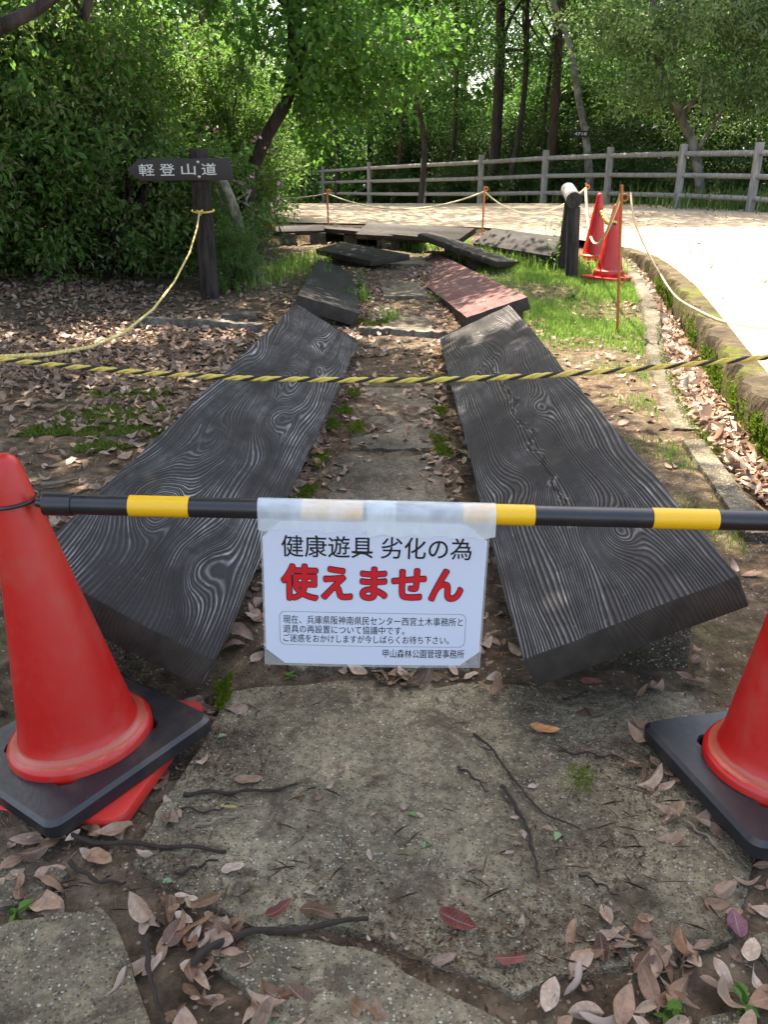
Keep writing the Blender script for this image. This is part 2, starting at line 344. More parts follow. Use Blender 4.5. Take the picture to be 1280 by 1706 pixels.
# ------------------------------------------------------------------ mesh helpers
def tag(o, label=None, cat=None, group=None, kind=None):
    for k, v in (('label', label), ('category', cat), ('group', group), ('kind', kind)):
        if v: o[k] = v
    return o
def empty(name, loc=(0, 0, 0), rot=(0, 0, 0)):
    o = bpy.data.objects.new(name, None); o.empty_display_size = .1; COL.objects.link(o)
    o.location = loc; o.rotation_euler = rot; return o
def link(name, me, mats, parent=None, loc=None, rot=None):
    o = bpy.data.objects.new(name, me); COL.objects.link(o)
    if mats is not None:
        for m in (mats if isinstance(mats, (list, tuple)) else [mats]):
            me.materials.append(M[m] if isinstance(m, str) else m)
    if parent: o.parent = parent
    if loc is not None: o.location = loc
    if rot is not None: o.rotation_euler = rot
    return o
class MB:
    def __init__(s): s.v = []; s.f = []; s.mi = []
    def add(s, vs, fs, mi=0):
        b = len(s.v); s.v += [tuple(v) for v in vs]; s.f += [tuple(b+i for i in f) for f in fs]; s.mi += [mi]*len(fs)
    def tube(s, pts, rad, n=8, cap=True, mi=0):
        pts = [Vector(p) for p in pts]; N = len(pts)
        if not hasattr(rad, '__len__'): rad = [rad]*N
        t = (pts[-1]-pts[0]).normalized() if (pts[1]-pts[0]).length < 1e-6 else (pts[1]-pts[0]).normalized(); u = t.orthogonal().normalized(); vs = []
        for i, p in enumerate(pts):
            tt = (pts[min(i+1, N-1)]-pts[max(i-1, 0)]).normalized()
            u = (u-tt*u.dot(tt)).normalized(); b = tt.cross(u)
            for k in range(n):
                a = 2*math.pi*k/n; vs.append(p+(u*math.cos(a)+b*math.sin(a))*rad[i])
        fs = [(i*n+k, i*n+(k+1) % n, (i+1)*n+(k+1) % n, (i+1)*n+k) for i in range(N-1) for k in range(n)]
        if cap: fs += [tuple(range(n-1, -1, -1)), tuple((N-1)*n+k for k in range(n))]
        s.add(vs, fs, mi)
    def lathe(s, prof, n=48, mi=0, close=False):
        vs = [(r*math.cos(2*math.pi*k/n), r*math.sin(2*math.pi*k/n), z) for r, z in prof for k in range(n)]
        fs = [(i*n+k, i*n+(k+1) % n, (i+1)*n+(k+1) % n, (i+1)*n+k) for i in range(len(prof)-1) for k in range(n)]
        if prof[-1][0] > 1e-6 and close: fs.append(tuple((len(prof)-1)*n+k for k in range(n)))
        s.add(vs, fs, mi)
    def box(s, a, b, mi=0):
        (x0, y0, z0), (x1, y1, z1) = a, b
        s.add([(x0, y0, z0), (x1, y0, z0), (x1, y1, z0), (x0, y1, z0), (x0, y0, z1), (x1, y0, z1), (x1, y1, z1), (x0, y1, z1)],
              [(3, 2, 1, 0), (4, 5, 6, 7), (0, 1, 5, 4), (1, 2, 6, 5), (2, 3, 7, 6), (3, 0, 4, 7)], mi)
    def prism(s, poly, z0, z1, mi=0):
        n = len(poly)
        s.add([(x, y, z0) for x, y in poly]+[(x, y, z1) for x, y in poly],
              [tuple(range(n-1, -1, -1)), tuple(range(n, 2*n))]+[(i, (i+1) % n, n+(i+1) % n, n+i) for i in range(n)], mi)
    def build(s, name, mats, parent=None, smooth=True, bevel=0, seg=2, loc=None, rot=None, ang=40, xf=None):
        me = bpy.data.meshes.new(name); me.from_pydata([tuple(xf @ Vector(v)) for v in s.v] if xf else s.v, [], s.f)
        me.polygons.foreach_set('material_index', s.mi)
        bm = bmesh.new(); bm.from_mesh(me)
        if bevel:
            es = [e for e in bm.edges if len(e.link_faces) == 2 and e.calc_face_angle(0) > R(30)]
            bmesh.ops.bevel(bm, geom=es, offset=bevel, segments=seg, affect='EDGES', profile=.6)
        bmesh.ops.recalc_face_normals(bm, faces=bm.faces)
        if smooth:
            for f in bm.faces: f.smooth = True
            for e in bm.edges:
                if len(e.link_faces) == 2 and e.calc_face_angle(0) > R(ang): e.smooth = False
        bm.to_mesh(me); bm.free()
        return link(name, me, mats, parent, loc, rot)
def np_mesh(name, V, Fq, uv=None, smooth=False):
    """V (n,3), Fq (m,k) with k 3 or 4"""
    me = bpy.data.meshes.new(name); k = Fq.shape[1]
    me.vertices.add(len(V)); me.vertices.foreach_set('co', np.ascontiguousarray(V, dtype=np.float32).ravel())
    me.loops.add(Fq.size); me.loops.foreach_set('vertex_index', Fq.ravel().astype(np.int32))
    me.polygons.add(len(Fq)); me.polygons.foreach_set('loop_start', np.arange(0, Fq.size, k, dtype=np.int32))
    if smooth: me.polygons.foreach_set('use_smooth', np.ones(len(Fq), dtype=bool))
    if uv is not None:
        l = me.uv_layers.new(name='UVMap'); l.data.foreach_set('uv', uv[Fq.ravel()].astype(np.float32).ravel())
    me.update(calc_edges=True); return me
def nrm(a): return a/np.maximum(np.linalg.norm(a, axis=-1, keepdims=True), 1e-9)
def rand_dir(n): return nrm(rng.normal(size=(n, 3)))
def leaf_cloud(P, D, Nn, L, W, fold=.25, six=False):
    """two folded triangles per leaf (or a fuller six-point blade) at points P, along D, facing Nn"""
    n = len(P); D = nrm(D); X = nrm(np.cross(D, Nn)); Nn = np.cross(X, D)
    L = L[:, None]; W = W[:, None]
    if six:
        b = P; m1 = P+D*L*.33; m2 = P+D*L*.68; t = P+D*L-Nn*L*.12; up = Nn*W*fold
        V = np.stack([b, m1+X*W*.46+up, m2+X*W*.38+up*.8-Nn*L*.03, t, m2-X*W*.38+up*.8-Nn*L*.03, m1-X*W*.46+up, m1, m2-Nn*L*.03], 1).reshape(-1, 3)
        f = np.array([(0, 1, 6, 0), (0, 6, 5, 0)]);
        T = np.array([(0, 1, 6), (6, 1, 2), (6, 2, 7), (7, 2, 3), (7, 3, 4), (6, 7, 4), (6, 4, 5), (0, 6, 5)])
        k = 8
    else:
        mid = P+D*L*.45; up = Nn*W*fold
        V = np.stack([P, mid+X*W*.5+up, P+D*L-Nn*L*.1, mid-X*W*.5+up], 1).reshape(-1, 3)
        T = np.array([(0, 1, 2), (0, 2, 3)]); k = 4
    Fq = (T[None]+(np.arange(n)*k)[:, None, None]).reshape(-1, 3)
    return V, Fq
def ball(n):
    return rand_dir(n)*(rng.random((n, 1))**(1/2.2))
def clump_leaves(C, rad, per, L, W, droop=.25, six=False, jit=.35):
    C = np.repeat(np.asarray(C), per, 0); rr = np.repeat(np.asarray(rad), per)[:, None]
    o = ball(len(C))*rr*np.array([1, 1, .75]); P = C+o
    D = nrm(o/rr*.8+rand_dir(len(C))*.8+np.array([0, 0, -droop]))
    Nn = nrm(np.array([0, 0, .8])+rand_dir(len(C))*.75)
    l = L*(1-jit+2*jit*rng.random(len(C)))
    return leaf_cloud(P, D, Nn, l, l*W/L, six=six)
def crown_points(ells, n, shell=.5):
    """clump centres: ells = [(cx,cy,cz,rx,ry,rz)], mostly toward the outside, lumpy"""
    out = []; vol = np.array([e[3]*e[4]*e[5] for e in ells])**.75; cnt = np.maximum(1, (n*vol/vol.sum())).astype(int)
    for e, c in zip(ells, cnt):
        d = rand_dir(c); r = shell+(1-shell)*rng.random((c, 1))**.7
        r = r*(1+.22*np.sin(d[:, :1]*5+1)*np.sin(d[:, 1:2]*4+e[0])+.16*np.sin(d[:, 2:]*7))
        out.append(np.array(e[:3])+d*r*np.array(e[3:]))
    return np.concatenate(out)
def crown_mesh(name, ells, n, crad, per, L, W, shell=.5, keep=None, six=False, droop=.25):
    C = crown_points(ells, n, shell)
    if keep is not None: C = C[keep(C)]
    V, F = clump_leaves(C, crad*(.6+.8*rng.random(len(C))), per, L, W, droop, six)
    return np_mesh(name, V, F), C
def wob(a, b, n, amp, seed=0, end=True):
    a, b = Vector(a), Vector(b); r = random.Random(seed); out = []; off = Vector((0, 0, 0))
    for i in range(n+1):
        t = i/n; e = math.sin(math.pi*t) if end else t
        off = Vector((math.sin(3*t*2+seed)+r.uniform(-.4, .4), math.cos(4*t+seed*2)+r.uniform(-.4, .4), r.uniform(-.2, .2)))*amp*e
        out.append(a.lerp(b, t)+off)
    return out
def limbs(mb, base, tips, r0, seed=0, n=6, amp=.06):
    for i, t in enumerate(tips):
        p = wob(base, t, n, amp*(Vector(t)-Vector(base)).length*.5, seed+i)
        mb.tube(p, [r0*(1-.75*k/n) for k in range(n+1)], 6)
def catenary(a, b, sag, n=24):
    a, b = Vector(a), Vector(b); return [a.lerp(b, i/n)-Vector((0, 0, sag*4*(i/n)*(1-i/n))) for i in range(n+1)]
def copy_tree(o, parent=None):
    c = o.copy(); COL.objects.link(c); c.parent = parent
    for ch in list(o.children): copy_tree(ch, c)
    return c

# ------------------------------------------------------------------ the setting
def axis(lo, hi, d, far0, far1):
    a = list(np.arange(lo, hi+1e-6, d)); s = d; v = hi; up = []
    while v < far1: s *= 1.28; v += s; up.append(min(v, far1))
    s = d; v = lo; dn = []
    while v > far0: s *= 1.28; v -= s; dn.append(max(v, far0))
    return np.array(dn[::-1]+a+up)
def ground_sheet():
    xs = axis(-4.6, 3.2, .045, -260, 260); ys = axis(.4, 10.6, .05, -200, 420)
    X, Y = np.meshgrid(xs, ys); Z = hz(X, Y)+.004*rng.normal(size=X.shape)*((Y < 12) & (abs(X) < 6))
    V = np.stack([X, Y, Z], -1).reshape(-1, 3); nx, ny = len(xs), len(ys)
    i = (np.arange(ny-1)[:, None]*nx+np.arange(nx-1)[None]).ravel()
    F = np.stack([i, i+1, i+nx+1, i+nx], 1)
    tag(link('ground', np_mesh('ground', V, F, smooth=True), 'soil'), kind='structure')
ground_sheet()
def resample(P, n):
    P = np.array(P, float); d = np.r_[0, np.cumsum(np.linalg.norm(np.diff(P, axis=0), axis=1))]
    t = np.linspace(0, d[-1], n); return np.stack([np.interp(t, d, P[:, k]) for k in range(P.shape[1])], 1)
ROADF = [(-14, 16.5), (-4, 14.3), (-1.7, 13.7), (0, 13.3), (1.4, 12.8), (2.2, 11.6), (2.66, 10.6)]+[(x+.10, y) for x, y in WALL[::-1]]
ROADB = [(-18, 50), (-6, 41), (-2.5, 33.5), (-.4, 28.6), (1.1, 25.6), (2.6, 23.2), (4.2, 21.4), (5.3, 19.6), (6.3, 17.8), (7.0, 16.0), (7.6, 13.8), (8.2, 11.5), (9, 9), (10, 6), (11, 2), (12, -4)]
def road():
    a = resample(ROADF, 120); b = resample(ROADB, 120); k = np.linspace(0, 1, 30)[None, :, None]**1.3
    G = a[:, None]*(1-k)+b[:, None]*k; Z = road_z(G[..., 0], G[..., 1])+.004
    V = np.concatenate([G, Z[..., None]], -1).reshape(-1, 3); m = 30
    i = (np.arange(119)[:, None]*m+np.arange(m-1)[None]).ravel()
    tag(link('road', np_mesh('road', V, np.stack([i, i+m, i+m+1, i+1], 1), smooth=True), 'road'), kind='structure')
road()
def strip(name, pts, off, ztop, zbot, mat, jag=0., n=90, kind=None, bevel=0):
    """a kerb or wall along pts; off = (left, right) offsets across; ztop/zbot functions"""
    P = resample(pts, n); T = nrm(np.gradient(P, axis=0)); Nn = np.stack([T[:, 1], -T[:, 0]], 1)
    mb = MB(); vs = []
    for i in range(n):
        j = jag*(math.sin(i*1.7)+math.sin(i*.61+1)+random.uniform(-.8, .8))*.5; jz = jag*random.uniform(-.6, .6)*.6
        l = P[i]+Nn[i]*(off[0]+j); r = P[i]+Nn[i]*(off[1]); zt = float(ztop(P[i][0], P[i][1])); zb = float(zbot(P[i][0], P[i][1]))
        zm = zt*.55+zb*.45; lm = P[i]+Nn[i]*(off[0]+j*.3-abs(j)*.4)
        vs += [(l[0], l[1], zb), (lm[0], lm[1], zm), (l[0]+.006, l[1], zt-.02+jz*.5), (l[0]+.02, l[1], zt+jz*.3), (r[0], r[1], zt), (r[0], r[1], zb)]
    k = 6; fs = [(i*k+a, (i+1)*k+a, (i+1)*k+(a+1) % k, i*k+(a+1) % k) for i in range(n-1) for a in range(k)]
    fs += [tuple(range(k)), tuple((n-1)*k+a for a in range(k-1, -1, -1))]
    mb.add(vs, fs); return mb.build(name, mat)
o = strip('retaining_wall', WALL[1:], (-.015, .13), lambda x, y: road_z(x, y)+.006, lambda x, y: -.25, 'wall', .04, 170)
tag(o, 'low rough mossy concrete wall along the leaf filled drain', 'wall')
o = strip('kerb', np.r_[[(1.50, 4.0)], KERB[3:]], (-.10, .04), lambda x, y: gz(y)+.012-.028*(1-smooth(4.7, 5.7, y)), lambda x, y: -.2, 'kerb', .012, 90)
tag(o, kind='structure')
mb = MB()                                              # broken kerb stone nearest the camera
q = [ong(*p) for p in ((1136, 742), (1172, 742), (1290, 905), (1240, 905))]
mb.prism([(v.x, v.y) for v in q], -.15, .035); tag(mb.build('kerb_stone', 'kerb', bevel=.008), 'grey broken kerb stone between the bare soil and the drain', 'kerb stone')

def slab(name, pix, z, mat, thick=.06, px=True, n=8, jag=.005):
    pts = [atz(x, y, z) for x, y in pix] if px else [Vector((x, y, 0)) for x, y in pix]
    P = []
    for i, p in enumerate(pts):
        q = pts[(i+1) % len(pts)]; k = max(1, int((q-p).length/.035))
        for j in range(k):
            e = p.lerp(q, j/k); a = random.uniform(-jag, jag); P.append((e.x+a, e.y+random.uniform(-jag, jag)))
    mb = MB(); mb.prism(P, z-thick, z)
    return tag(mb.build(name, mat, bevel=.006, seg=2), kind='structure')
slab('path_slab', [(378, 1150), (600, 1130), (870, 1140), (1000, 1150), (1150, 1150), (1215, 1240), (1262, 1420), (1225, 1560), (1110, 1600), (930, 1625), (860, 1655), (700, 1590), (560, 1540), (430, 1545), (340, 1500), (215, 1440), (260, 1350), (330, 1250)], 0, 'slab')
slab('path_slab', [(-160, 1600), (20, 1535), (172, 1508), (215, 1600), (270, 1760), (-160, 1760)], .012, 'slab')
slab('path_slab', [(325, 1570), (360, 1545), (450, 1555), (600, 1575), (720, 1640), (860, 1715), (700, 1800), (500, 1760), (420, 1660)], .006, 'slab')
slab('path_slab', [(-120, 1450), (40, 1425), (115, 1450), (60, 1500), (-120, 1540)], .0, 'slab_mossy')
slab('path_slab', [(1240, 1560), (1340, 1540), (1360, 1620), (1290, 1610)], .0, 'slab')
slab('path_slab', [(1165, 1690), (1230, 1680), (1290, 1740), (1150, 1750)], .0, 'slab')
def midslab(x0, x1, y0, y1, sk=0.):
    z = float(gz((y0+y1)/2))+.006
    slab('path_slab', [(x0, y0), (x1, y0), (x1+sk, y1), (x0+sk, y1)], z, 'slab_mossy', px=False, jag=.014)
midslab(-.24, .22, 1.86, 2.62); midslab(-.22, .25, 2.68, 3.55); midslab(-.16, .26, 3.62, 4.75, .03)
midslab(-.02, .36, 6.2, 7.4, .02); midslab(.0, .38, 7.5, 8.9, -.06); midslab(-.1, .5, 9.4, 10.3, -.1)
def edging(name, pts, w, h, mat, label):
    mb = MB(); P = resample(pts, 24); vs = []
    for i, (x, y) in enumerate(P):
        z = float(hz(x, y)); j = random.uniform(-.012, .012)
        vs += [(x, y-w/2+j, z-.1), (x, y-w/2+j, z+h+j*.4), (x, y+w/2+j, z+h+j*.3), (x, y+w/2, z-.1)]
    fs = [(i*4+a, (i+1)*4+a, (i+1)*4+(a+1) % 4, i*4+(a+1) % 4) for i in range(23) for a in range(4)]+[(0, 1, 2, 3), (95, 94, 93, 92)]
    mb.add(vs, fs); return tag(mb.build(name, mat, bevel=.006), label, 'edging stone')
a, b = ong(228, 543), ong(440, 553)
edging('edging_stone', [(a.x, a.y), (b.x, b.y)], .09, .06, 'stone', 'long narrow edging stone in the leaf litter left of the boards')
a, b = ong(598, 556), ong(745, 562)
edging('edging_stone', [(a.x, a.y), (b.x, b.y)], .08, .045, 'stone', 'short edging stone crossing the path between the boards')

# ------------------------------------------------------------------ tilted boards
def board_from(name, label, mat, P, L, Wd, s, yaw, pit, tilt, thick, supports, seed=0):
    """hinge corner P (inner near top corner), board runs L along its length and Wd outward (s = +1 right, -1 left)"""
    root = empty(name, (P[0], P[1], float(gz(P[1])))); tag(root, label, 'board', 'tilted wood grain boards along the path')
    mat4 = Matrix.Translation(Vector(P)) @ Matrix.Rotation(yaw, 4, 'Z') @ Matrix.Rotation(pit, 4, 'X') @ Matrix.Rotation(tilt, 4, 'Y')
    loc = Matrix.Translation(-Vector(root.location)) @ mat4
    # local x runs 0..Wd in both cases; a left board is the mirrored one
    nx, ny = 8, 40; r = random.Random(seed); vs = []; fs = []
    def edge(y, k): return .002*math.sin(y*3.1+k+seed)+.0015*math.sin(y*11+k*2)+r.uniform(-.002, .002)
    E0 = [edge(L*j/ny, 0) for j in range(ny+1)]; E1 = [edge(L*j/ny, 3) for j in range(ny+1)]
    for lay in (0, 1):
        for j in range(ny+1):
            for i in range(nx+1):
                u = i/nx; x = u*Wd*s+(E0[j]*(1-u)+E1[j]*u)
                y = L*j/ny+(.003*math.sin(9*u+seed) if j in (0, ny) else 0)
                vs.append((x, y, (-thick if lay == 0 else .0015*math.sin(x*40+y*3))))
    K = (nx+1)*(ny+1); g = lambda l, i, j: l*K+j*(nx+1)+i
    for j in range(ny):
        for i in range(nx):
            fs.append((g(1, i, j), g(1, i+1, j), g(1, i+1, j+1), g(1, i, j+1))); fs.append((g(0, i, j), g(0, i, j+1), g(0, i+1, j+1), g(0, i+1, j)))
    for j in range(ny):
        for i in (0, nx): fs.append((g(0, i, j), g(0, i, j+1), g(1, i, j+1), g(1, i, j)))
    for i in range(nx):
        for j in (0, ny): fs.append((g(0, i, j), g(0, i+1, j), g(1, i+1, j), g(1, i, j)))
    mb = MB(); mb.add(vs, fs); pl = mb.build('plank', mat, root, bevel=.007, seg=2); pl.matrix_local = loc
    rot = mat4.to_3x3()
    for (u, v, w2, h2) in supports:                 # concrete block under (u across, v along)
        c = mat4 @ Vector((u*Wd*s, v*L, -thick)); zg = float(hz(c.x, c.y))-.06
        m2 = MB(); n = 5; top = []
        for dx, dy in ((-w2, -h2), (w2, -h2), (w2, h2), (-w2, h2)):
            lp = mat4 @ Vector((u*Wd*s+dx, v*L+dy, -thick-.002)); top.append(lp-Vector(root.location))
        bot = [Vector((p.x*1+(p.x-(c.x-root.location.x))*.12, p.y+(p.y-(c.y-root.location.y))*.12, zg-root.location.z)) for p in top]
        m2.add(bot+top, [(3, 2, 1, 0), (4, 5, 6, 7), (0, 1, 5, 4), (1, 2, 6, 5), (2, 3, 7, 6), (3, 0, 4, 7)])
        m2.build('support', 'block', root, bevel=.012)
    return root
TH = .085
board_from('tilted_board', 'long black wood grain board on the left, nearest to the red cone', 'board_a', (-.392, 1.691, .145), 3.87, .474, -1, -.060, .0, .536, TH, [(.72, .1, .09, .14), (.72, .52, .09, .14), (.72, .92, .09, .14)], 1)
board_from('tilted_board', 'long black cracked wood grain board on the right, nearest to the camera', 'board_b', (.319, 1.693, .147), 4.037, .514, 1, -.013, -.002, -.448, TH, [(.70, .085, .11, .12), (.72, .5, .1, .14), (.72, .92, .1, .14)], 2)
board_from('tilted_board', 'short grey black board on the left behind the first edging stone', 'board_c', (-.191, 6.437, .199), 3.05, .467, -1, .024, -.016, .285, TH+.02, [(.6, .12, .1, .14), (.6, .9, .1, .14)], 3)
board_from('tilted_board', 'reddish brown board on the right of the path', 'board_red', (.594, 6.218, .2), 3.765, .464, 1, .102, -.015, -.306, TH+.01, [(.72, .06, .1, .13), (.6, .9, .1, .13)], 4)
def slab_board(label, mat, pix, zs, thick, supports, seed):
    """board given by its four top corners: near-left, near-right, far-right, far-left"""
    a, b, c, d = [ong(x, y, lambda u, v: gz(v), z) for (x, y), z in zip(pix, zs)]
    X = (b-a); L = X.length; X = X/L; Y = (d-a)-X*(d-a).dot(X); Wd = Y.length; Y = Y/Wd; Z = X.cross(Y)
    root = empty('tilted_board', (a.x, a.y, float(gz(a.y)))); tag(root, label, 'board', 'tilted wood grain boards along the path')
    m4 = Matrix(((Y.x, X.x, -Z.x, a.x), (Y.y, X.y, -Z.y, a.y), (Y.z, X.z, -Z.z, a.z), (0, 0, 0, 1)))   # local x across, y along, -z up
    sk = (d-a).dot(X); sk2 = (c-b).dot(X)
    mb = MB(); poly = [(0, 0), (0, L), (Wd, L+sk2), (Wd, sk)]; mb.prism(poly, 0, thick)
    pl = mb.build('plank', mat, root, bevel=.008)
    pl.matrix_local = Matrix.Translation(-Vector(root.location)) @ m4
    for u, v, w2, h2 in supports:
        cpt = m4 @ Vector((u*Wd, v*L, thick+.004)); zg = float(hz(cpt.x, cpt.y))-.06
        m2 = MB(); l = cpt-Vector(root.location); m2.box((l.x-w2, l.y-h2, zg-root.location.z), (l.x+w2, l.y+h2, l.z+.0)); m2.build('support', 'block', root, bevel=.012)
    return root
slab_board('low black board lying almost flat across the path before the bend', 'board_d', [(525, 415), (617, 434), (682, 424), (567, 402)], (.10, .10, .15, .15), .06, [(.5, .2, .1, .1)], 5)
slab_board('black board behind the thin raised edge at the bend', 'board_d', [(592, 390), (765, 399), (792, 380), (612, 371)], (.14, .14, .26, .26), .08, [(.7, .3, .12, .1), (.7, .9, .1, .1)], 6)
slab_board('thin board seen edge on that leans away at the bend', 'board_d', [(516, 378), (700, 394), (706, 392), (530, 374)], (.16, .16, .10, .10), .05, [(.1, .05, .09, .1), (.2, .33, .09, .1), (.2, .66, .12, .1)], 7)
slab_board('narrow tilted board leaning on a stone among the grass', 'board_d', [(697, 389), (830, 436), (832, 433), (722, 386)], (.26, .12, .06, .18), .06, [(.35, .55, .10, .10)], 8)
slab_board('broad black board lying in the grass beside the log post', 'board_d', [(787, 405), (921, 427), (976, 397), (822, 379)], (.11, .11, .27, .27), .075, [(.7, .2, .12, .1), (.7, .85, .12, .1)], 9)
slab_board('farthest black board half hidden behind the leaves on the left', 'board_d', [(455, 386), (540, 384), (542, 375), (462, 376)], (.14, .14, .2, .2), .07, [(.5, .3, .1, .1), (.5, .9, .1, .1)], 10)

# ------------------------------------------------------------------ traffic cones
def cone(label, loc, tilt=(0, 0, 0), rz=0, weight=True, hi=.70, name='traffic_cone', br=.42):
    root = empty(name, loc, tilt); tag(root, label, 'cone')
    mb = MB(); n = 64
    prof = [(.150, .028), (.153, .036), (.153, .076), (.150, .083), (.141, .087), (.131, .088), (.127, .094), (.120, .12)]
    prof += [(.120-.088*k/14, .12+(hi-.16)*k/14) for k in range(1, 15)]
    z1 = hi-.04
    prof += [(.030, z1+.012), (.0275, z1+.022), (.021, z1+.032), (.011, z1+.038), (.0005, z1+.040)]
    mb.lathe(prof, n); mb.build('body', 'red', root, ang=60)
    mb = MB(); rot = Matrix.Rotation(rz, 4, 'Z')
    def rsq(a, r, k=6):
        return [(sx*(a-r)+r*math.cos(q), sy*(a-r)+r*math.sin(q)) for sx, sy, q0 in ((1, 1, 0), (-1, 1, 90), (-1, -1, 180), (1, -1, 270)) for q in [R(q0+90*j/k) for j in range(k+1)]]
    a = .2 if br > .2 else .175
    sq = rsq(a, .035); mb.prism(sq, 0, .028)
    mb.build('base', 'red_dusty', root, bevel=.006, rot=(0, 0, rz+br))
    if weight:
        # black rubber weight: a square plate with a round hole round the flange
        mb = MB(); out = rsq(.205, .03, 7); nn = len(out); hole = []
        for (x, y) in out:
            l = math.hypot(x, y); hole.append((x/l*.160, y/l*.160))
        vs = []; zs0 = .030
        for k, (z, ins) in enumerate(((zs0, 0), (zs0+.026, 0), (zs0+.034, .008))):
            for (x, y) in out:
                f = 1-ins/.19; vs.append((x*f, y*f, z))
        for (x, y) in hole: vs.append((x*1.03, y*1.03, zs0+.034))
        for (x, y) in hole: vs.append((x, y, zs0+.028))
        for (x, y) in hole: vs.append((x, y, zs0))
        fs = [(r*nn+k, r*nn+(k+1) % nn, (r+1)*nn+(k+1) % nn, (r+1)*nn+k) for r in range(5) for k in range(nn)]
        fs += [(5*nn+k, 5*nn+(k+1) % nn, (k+1) % nn, k) for k in range(nn)]
        mb.add(vs, fs); mb.build('weight', 'rubber', root, rot=(0, 0, rz), ang=30)
    return root
CL = Vector((-.655, 1.545, -.015)); CR = Vector((.822, 1.445, -.012))
cone('leaning red cone with a black square weight at the left end of the bar', CL, (R(0), R(-6.), 0), R(52), True, .715)
cone('red traffic cone cut by the right edge, with a black square weight', CR, (R(-2), R(1), 0), R(14), br=.06)
p1 = ong(1014, 468); c1 = cone('nearer of the two red cones beside the log post', (p1.x, p1.y, float(hz(p1.x, p1.y))+.02), (0, R(1), 0), .3, False)
p2 = ong(988, 441); c2 = cone('farther of the two red cones beside the log post', (p2.x, p2.y, float(hz(p2.x, p2.y))+.02), (0, R(1), 0), .6, False, .72)
p3 = Vector((-1.72, 12.9, float(hz(-1.72, 12.9)))); cone('red cone half hidden by leaves at the far end of the boards', p3, (0, 0, 0), .3, False)

# ------------------------------------------------------------------ bar and notice
YB = 1.53
A = aty(74, 839, YB-.02); B = aty(1290, 868, YB-.02)
bar = empty('cone_bar', A); tag(bar, 'black and yellow striped plastic bar carrying the white notice', 'bar')
ax = (B-A); BL = ax.length; ax.normalize(); RB = .0195
def barx(px):                     # distance along the bar for an image column
    lo, hi = -1, 3
    for _ in range(50):
        m = (lo+hi)/2; p = A+ax*m; d = p-Vector((0, 0, HC)); zc = d.y*math.cos(PITCH)-d.z*math.sin(PITCH)
        if PW/2+FPX*d.x/zc < px: lo = m
        else: hi = m
    return lo
cuts = [(118, 216, 'k'), (216, 316, 'y'), (316, 475, 'k'), (475, 503, 'k'), (503, 605, 'y'), (605, 770, 'k'), (770, 890, 'y'), (890, 1086, 'k'), (1086, 1195, 'y'), (1195, 1400, 'k')]
mb = MB(); mb.tube([Vector((0, 0, 0)), ax*(barx(1410))], RB, 32); mb.build('tube', 'black', bar)
for a, b, k in cuts:
    if k == 'y':
        mb = MB(); mb.tube([ax*barx(a), ax*barx(b)], RB+.0008, 32); mb.build('stripe', 'yellow', bar)
mb = MB(); mb.tube([ax*-.004, ax*0, ax*barx(121), ax*barx(121.5)], [RB*.7, RB+.003, RB+.003, RB+.001], 32); mb.build('end_cap', 'black', bar)
# ring that loops round the left cone
def ring(parent, c, rad, r, tilt, mat):
    pts = [c+Vector((rad*math.cos(t), rad*math.sin(t), tilt[0]*math.cos(t)+tilt[1]*math.sin(t))) for t in [2*math.pi*k/48 for k in range(49)]]
    mb = MB(); mb.tube(pts, r, 8); return mb.build('ring', mat, parent)
ct = Matrix.Rotation(R(-6.), 4, 'Y'); rh = (A.z-.006-CL.z)/math.cos(R(6)); rcr = .120-.088*(rh-.12)/(.715-.16)+.005; cc = CL+ct.to_3x3() @ Vector((0, 0, rh))
ring(bar, cc-A, rcr, .0038, (math.sin(R(6))*rcr, .0), 'black')
mb = MB(); mb.tube([cc-A+Vector((rcr-.002, 0, .004)), ax*-.012, ax*.01], [.005, .008, .013], 10); mb.build('hook', 'black', bar)

# the notice hangs from the bar, just in front of it
sign = empty('notice', A+ax*barx(437)); tag(sign, 'white laminated notice with red and black writing taped to the striped bar', 'notice')
YS = A.y-RB-.003
TL = aty(436, 867, YS); TR = aty(815, 875, YS); BLc = aty(442, 1104, YS-.0)
SW = (TR-TL).length; ux = (TR-TL).normalized(); SH = (BLc-TL).length; vx = Vector((0, .02, -1)).normalized(); vx = (vx-ux*vx.dot(ux)).normalized()
nz = Vector(ux).cross(-vx)*1.0
if nz.y > 0: nz = -nz
SM = Matrix(((ux.x, -vx.x, nz.x, TL.x), (ux.y, -vx.y, nz.y, TL.y), (ux.z, -vx.z, nz.z, TL.z), (0, 0, 0, 1)))
SL = Matrix.Translation(-Vector(sign.location)) @ SM
def bow(x, y):                    # the sheet is not quite flat
    return .004*math.sin(3.0*x/SW+.4)*max(0, -y/SH)**1.3+.0025*math.sin(5*y/SH)
